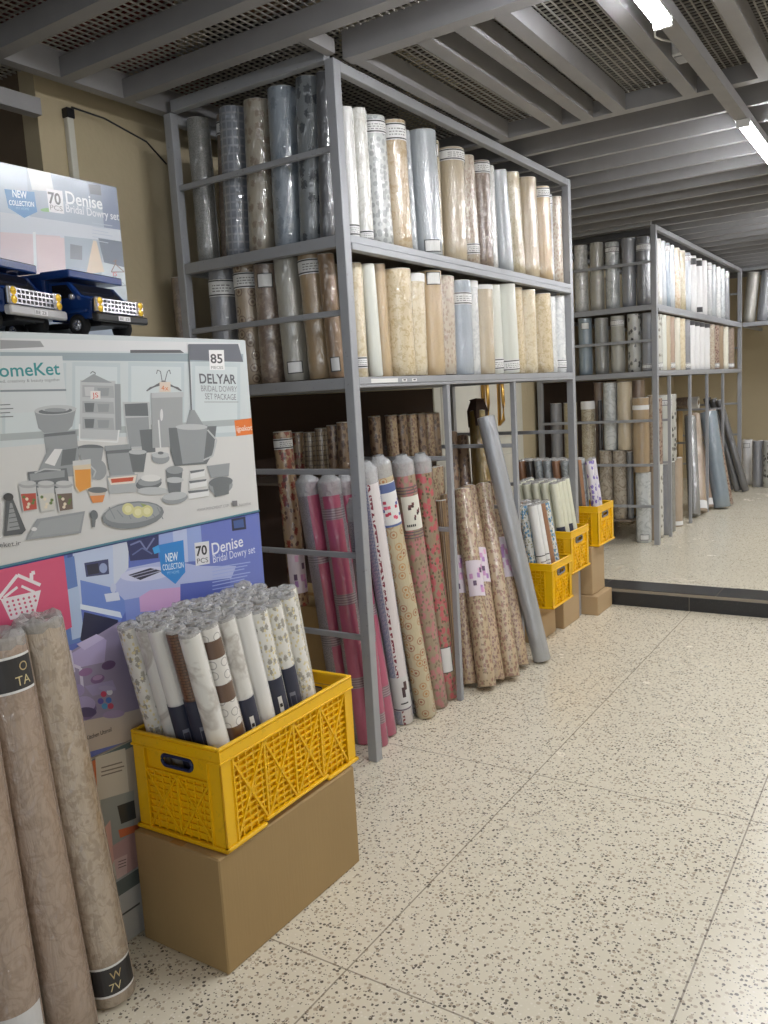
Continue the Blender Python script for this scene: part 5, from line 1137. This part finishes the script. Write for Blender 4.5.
# ------------------------------------------------------------------ far rack rolls
def far_row_y(z, L, group, where, items):
    for i, (x, pk, desc, lb) in enumerate(items):
        roll((x, Y2+.105, z+.002), (x, Y2+.105, z+L+rnd.uniform(-.01, .01)), .058 if i not in (0,) else .055, pk, f"{desc}, {ordn(i)} from left on {where}", group, lb, core=False, nseg=18, face=Vector((.4, -1, 0)))
far_row_y(Z2, .575, 'rolls on the upper end shelf of the far rack', "far rack's top end shelf", [(-.985, 'dark_grey', 'dark grey roll', ()), (-.83, 'green_grey', 'green-grey roll', ()), (-.69, 'grey_floral', 'grey floral roll', ()), (-.545, 'grey_cream', 'plain grey roll', ()), (-.405, 'white_marble', 'pale grey roll', (('band', .84, .93),)), (-.262, 'plain_grey', 'blue-tinged grey roll', ()), (-.135, 'dark_grey', 'dark grey roll', (('band', .8, .9),))])
far_row_y(Z1, .50, 'rolls on the middle end shelf of the far rack', "far rack's middle end shelf", [(-.985, 'dark_grey', 'dark roll', ()), (-.83, 'green_grey', 'green-grey roll', ()), (-.665, 'blue_grey', 'blue-grey roll', (('tag', .8, .92),)), (-.515, 'grey_glitter', 'grey speckled roll', ()), (-.370, 'grey_cream', 'grey-cream roll', (('band', .82, .93),)), (-.222, 'black_leaf', 'white roll with black leaves', ()), (-.095, 'plain_grey', 'plain grey roll', (('band', .03, .12),))])
fr = 'rolls standing in the lower end of the far rack'; ye = Y2+.12
for x, z0, z1, r, pk, lb, lab in [
 (-.50, .332, .955, .060, 'brown_marble', (), 'brown marbled roll, lower one, left of two in far rack end'), (-.375, .332, .953, .060, 'brown_marble', (), 'brown marbled roll, lower one, right of two in far rack end'),
 (-.285, .332, .94, .026, 'dark_grey', (), 'slim dark roll between marbled and white rolls in far rack'), (-.168, US+.002, .752, .066, 'white_marble', (('tag', .04, .12),), 'white-grey marbled roll on raised floor beside far rack post'),
 (-.66, .332, .80, .060, 'off_white', (), 'off-white roll at the bottom of far rack, behind farthest crate'), (-.83, .332, .85, .06, 'grey_cream', (), 'grey-cream roll low in far rack, mostly behind crate rolls'),
 (-.975, .332, .85, .055, 'plain_grey', (), 'plain grey roll low in far rack next to its left post'),
 (-.66, .803, 1.405, .062, 'leafy_beige', (('white', .88, 1.0),), 'beige leafy roll with white top band in far rack end'), (-.83, .853, 1.40, .060, 'khaki', (), 'khaki beige roll left of the beige leafy roll'),
 (-.97, .853, 1.40, .052, 'plain_grey', (), 'grey roll beside the far rack left post, upper row'),
 (-.565, .335, 1.41, .018, 'a_dark', (), 'thin dark tube standing right of the beige leafy roll'),
 (-.455, .958, 1.562, .058, 'white_marble', (), 'white marbled roll, upper row, left of beige roll in far rack'), (-.325, .956, 1.562, .062, 'beige', (), 'plain beige roll, upper row, right of white marbled roll'),
 (-.180, .756, 1.415, .070, 'tan_gold', (('white', .84, .9),), 'tan gold roll with white strip, upper row beside far post'), (-.06, .0+US, .12+.6, .0, '', (), '')]:
    if r: roll((x, ye if r > .02 else ye+.05, z0), (x, ye if r > .02 else ye+.05, z1), r, pk, lab, fr, lb, core=True, nseg=18, face=Vector((.4, -1, 0)))
for k in range(4):
    roll((-.62+k*.12, Y2+.34, .80), (-.62+k*.12, Y2+.34, 1.57), .055, 'brown_lino', 'brown roll in the back row of the far rack end bay', 'brown rolls in the far rack back row', core=False, simple_=True, nseg=14)
b = MB(); b.box(-1.0, -.27, Y2+.26, Y2+.42, .332, .798, bev=.004); tag(b.build('carton', M['card']), 'brown carton inside the far rack, behind the end rolls', 'carton')
upf = [(4.792, 'white_crinkle', 'white crinkled roll'), (4.935, 'silver', 'silver roll'), (5.08, 'blue_grey', 'blue-grey roll'), (5.24, 'silver', 'pale silver roll'), (5.44, 'gold', 'gold roll'), (5.65, 'khaki', 'khaki roll'), (5.86, 'silver', 'silver-grey roll'), (6.10, 'bright_white', 'white roll with black top label'), (6.36, 'bright_white', 'white roll with black foot label'), (6.58, 'bright_white', 'clean white roll'), (6.82, 'pale_grey', 'pale grey roll'), (7.04, 'silver', 'shiny silver roll'), (7.28, 'white_swirl', 'white swirl roll'), (7.52, 'silver_blob', 'silver petal roll'), (7.78, 'plain_grey', 'plain grey roll')]
for i, (y, pk, d) in enumerate(upf):
    lb = (('black', .84, .95),) if i == 7 else ((('black', .04, .13), ('black', .86, .96)) if i == 8 else ((('band', .86, .96),) if i % 4 == 2 else ()))
    roll((-.09, y, Z2+.002), (-.09, y-.02-.012*(i > 9)*(i-9)*.4, Z2+.56), .069, pk, f"{d}, {ordn(i)} from its front post, far rack's top long shelf", 'rolls on the upper long shelf of the far rack', lb, core=False, nseg=16)
mdf = [(4.785, 'white_leaf', 'white leaf-print roll'), (4.925, 'off_white', 'off-white roll'), (5.07, 'beige', 'beige roll'), (5.22, 'brown_lino', 'brown roll'), (5.42, 'cream', 'cream roll'), (5.62, 'yellow_damask', 'yellow damask roll'), (5.82, 'plain_grey', 'grey roll'), (6.02, 'bright_white', 'bright white roll'), (6.24, 'bright_white', 'second bright white roll'), (6.46, 'bright_white', 'third bright white roll'), (6.70, 'bright_white', 'fourth bright white roll'), (6.95, 'beige_floral', 'beige flowered roll'), (7.18, 'brown_rose_p', 'brown patterned roll'), (7.42, 'tan', 'tan roll'), (7.70, 'cream', 'cream roll'), (8.05, 'brown_faint', 'faded brown roll')]
for i, (y, pk, d) in enumerate(mdf):
    lb = (('black', .9, .99),) if 6 < i < 11 else ((('band', .04, .14),) if i % 3 == 0 else ())
    roll((-.09, y, Z1+.002), (-.09, y-.01, Z1+.487), .069, pk, f"{d}, {ordn(i)} from its front post, far rack's middle long shelf", 'rolls on the middle long shelf of the far rack', lb, core=False, nseg=16)
fl = 'rolls in the lower aisle side of the far rack'
for (y, z0, z1, r, pk, lb, lab) in [
 (4.79, US+.002, .80, .052, 'beige_lino', (), 'beige lower roll just behind the far rack front post'), (4.90, US+.002, .80, .052, 'white_leaf', (), 'white leaf-print lower roll near the far rack front post'),
 (5.08, US+.002, .79, .070, 'plain_grey', (), 'plain grey lower roll right of far rack first divider'), (5.26, US+.002, .79, .070, 'grey_glitter', (), 'speckled grey lower roll, second right of first divider'), (5.56, US+.002, .80, .066, 'beige_lino', (('white', .02, .08),), 'beige lower roll with white foot before second divider'),
 (4.79, .802, 1.43, .052, 'beige_floral', (('white', .0, .04),), 'beige flowered roll stacked on top, behind far front post'), (4.90, .802, 1.40, .052, 'brown_rose_p', (), 'brown and beige floral roll stacked beside the first divider'), (5.12, .792, 1.42, .080, 'off_white', (('band', .84, .93),), 'off-white labelled roll stacked right of first divider'), (5.33, .792, 1.42, .07, 'black_leaf', (), 'white roll with dark leaves stacked near second divider')]:
    roll((-.11, y, z0), (-.11, y, z1), r, pk, lab, fl, lb, core=True, nseg=18)
def lean2(pb, pt, Xt, r, pk, lab, lb=(), cap=None, zb=US): return lean(pb, pt, Xt, r, pk, lab, lb, cap, True, fl, zb)
q = lambda x, y: (640+x/6, 380+y/6)
lean2(q(343, 832), q(300, 225), -.2, .060, 'grey_glitter', 'slim grey roll leaning at the second far divider')
lean2(q(387, 815), q(318, 210), -.2, .068, 'beige_lino', 'beige linoleum roll with white foot label, leaning in far rack', (('white', .02, .1),))
lean2(q(435, 782), q(345, 205), -.2, .075, 'brown_lino', 'brown linoleum roll with white foot label, leaning in far rack', (('white', .02, .09),))
lean2(q(500, 777), q(373, 192), -.15, .088, 'blue_grey', 'thick blue-grey roll leaning in the far rack')
lean2(q(540, 757), q(412, 182), -.10, .07, 'brown_rose_p', 'brown patterned roll leaning right of thick blue-grey roll')
for k in range(3): lean2(q(575+k*22, 672), q(425+k*12, 105+k*8), -.34+k*.03, .045, 'dark_grey', f"dark green-grey roll, {ordn(k)} from left of three bagged rolls leaning far back", (), None)
settle(steel_lines(Y2, L2, D2, US, (.45, 1.23, 1.99, 2.81), (1.214, .826, .459)))
e_ = bp(698.7, 402.5, 0, -.34)
roll((-.98, e_.y, e_.z), (-.34, e_.y, e_.z), .07, 'brown_faint', 'roll lying on its side atop the leaning rolls, white end showing', None, (('white', .82, 1.0),), name='wallpaper_roll')
b = MB(); b.box(-1.0, -.55, e_.y-.1, e_.y+.1, US, e_.z-.072, bev=.003); tag(b.build('carton', M['card']), 'tall brown carton behind the leaning rolls of the far rack', 'carton')
fs_ = 'rolls on the high corner shelf at the back'
for i, (x, pk, d, tx) in enumerate([(.05, 'grey_cream', 'grey-cream roll', .055), (.21, 'plain_grey', 'plain grey roll', .06), (.37, 'brown_wrap', 'dark brown floral roll', .05), (.53, 'grey_glitter', 'grey speckled roll', .05), (.69, 'plain_grey', 'smooth grey roll', .05)]):
    roll((x, 8.58, Z2+.002), (x+tx, 8.58, Z2+.60), .072, pk, f"{d}, {ordn(i)} from left on the high corner shelf", fs_, (), core=False, nseg=16, face=Vector((0, -1, 0)))
fw = 'rolls standing on raised floor by the back wall'
for i, (x, y, pk, d, lb) in enumerate([(-.03, 9.0, 'bright_white', 'white roll with black-edged label', (('tag', .82, .92),)), (.135, 8.75, 'plain_grey', 'plain grey roll', ()), (.275, 8.70, 'black_leaf', 'dark leaf-print grey roll', ()), (.43, 8.72, 'beige', 'beige roll', ())]):
    roll((x, y, US+.002), (x, y, US+.60), .066, pk, f"{d}, {ordn(i)} from left by the back wall", fw, lb, core=True, nseg=18, face=Vector((0, -1, 0)))
# ------------------------------------------------------------------ light
w = bpy.data.worlds.new('world'); bpy.context.scene.world = w; w.use_nodes = True
w.node_tree.nodes['Background'].inputs[0].default_value = (.86, .93, 1, 1); w.node_tree.nodes['Background'].inputs[1].default_value = .24
def area(name, loc, rot, sx, sy, e, col=(1, 1, 1)):
    l = bpy.data.lights.new(name, 'AREA'); l.shape = 'RECTANGLE'; l.size = sx; l.size_y = sy; l.energy = e; l.color = col
    o = bpy.data.objects.new(name, l); C.objects.link(o); o.location = loc; o.rotation_euler = rot; return o
area('shop_window_daylight', (4.2, -5.8, 1.7), (math.radians(90), 0, math.radians(10)), 3.4, 2.4, 30, (.92, .96, 1))
vs_ = bpy.context.scene.view_settings
vs_.view_transform = 'Standard'; vs_.look = 'None'; vs_.gamma = 1; vs_.exposure = .72; vs_.use_curve_mapping = False
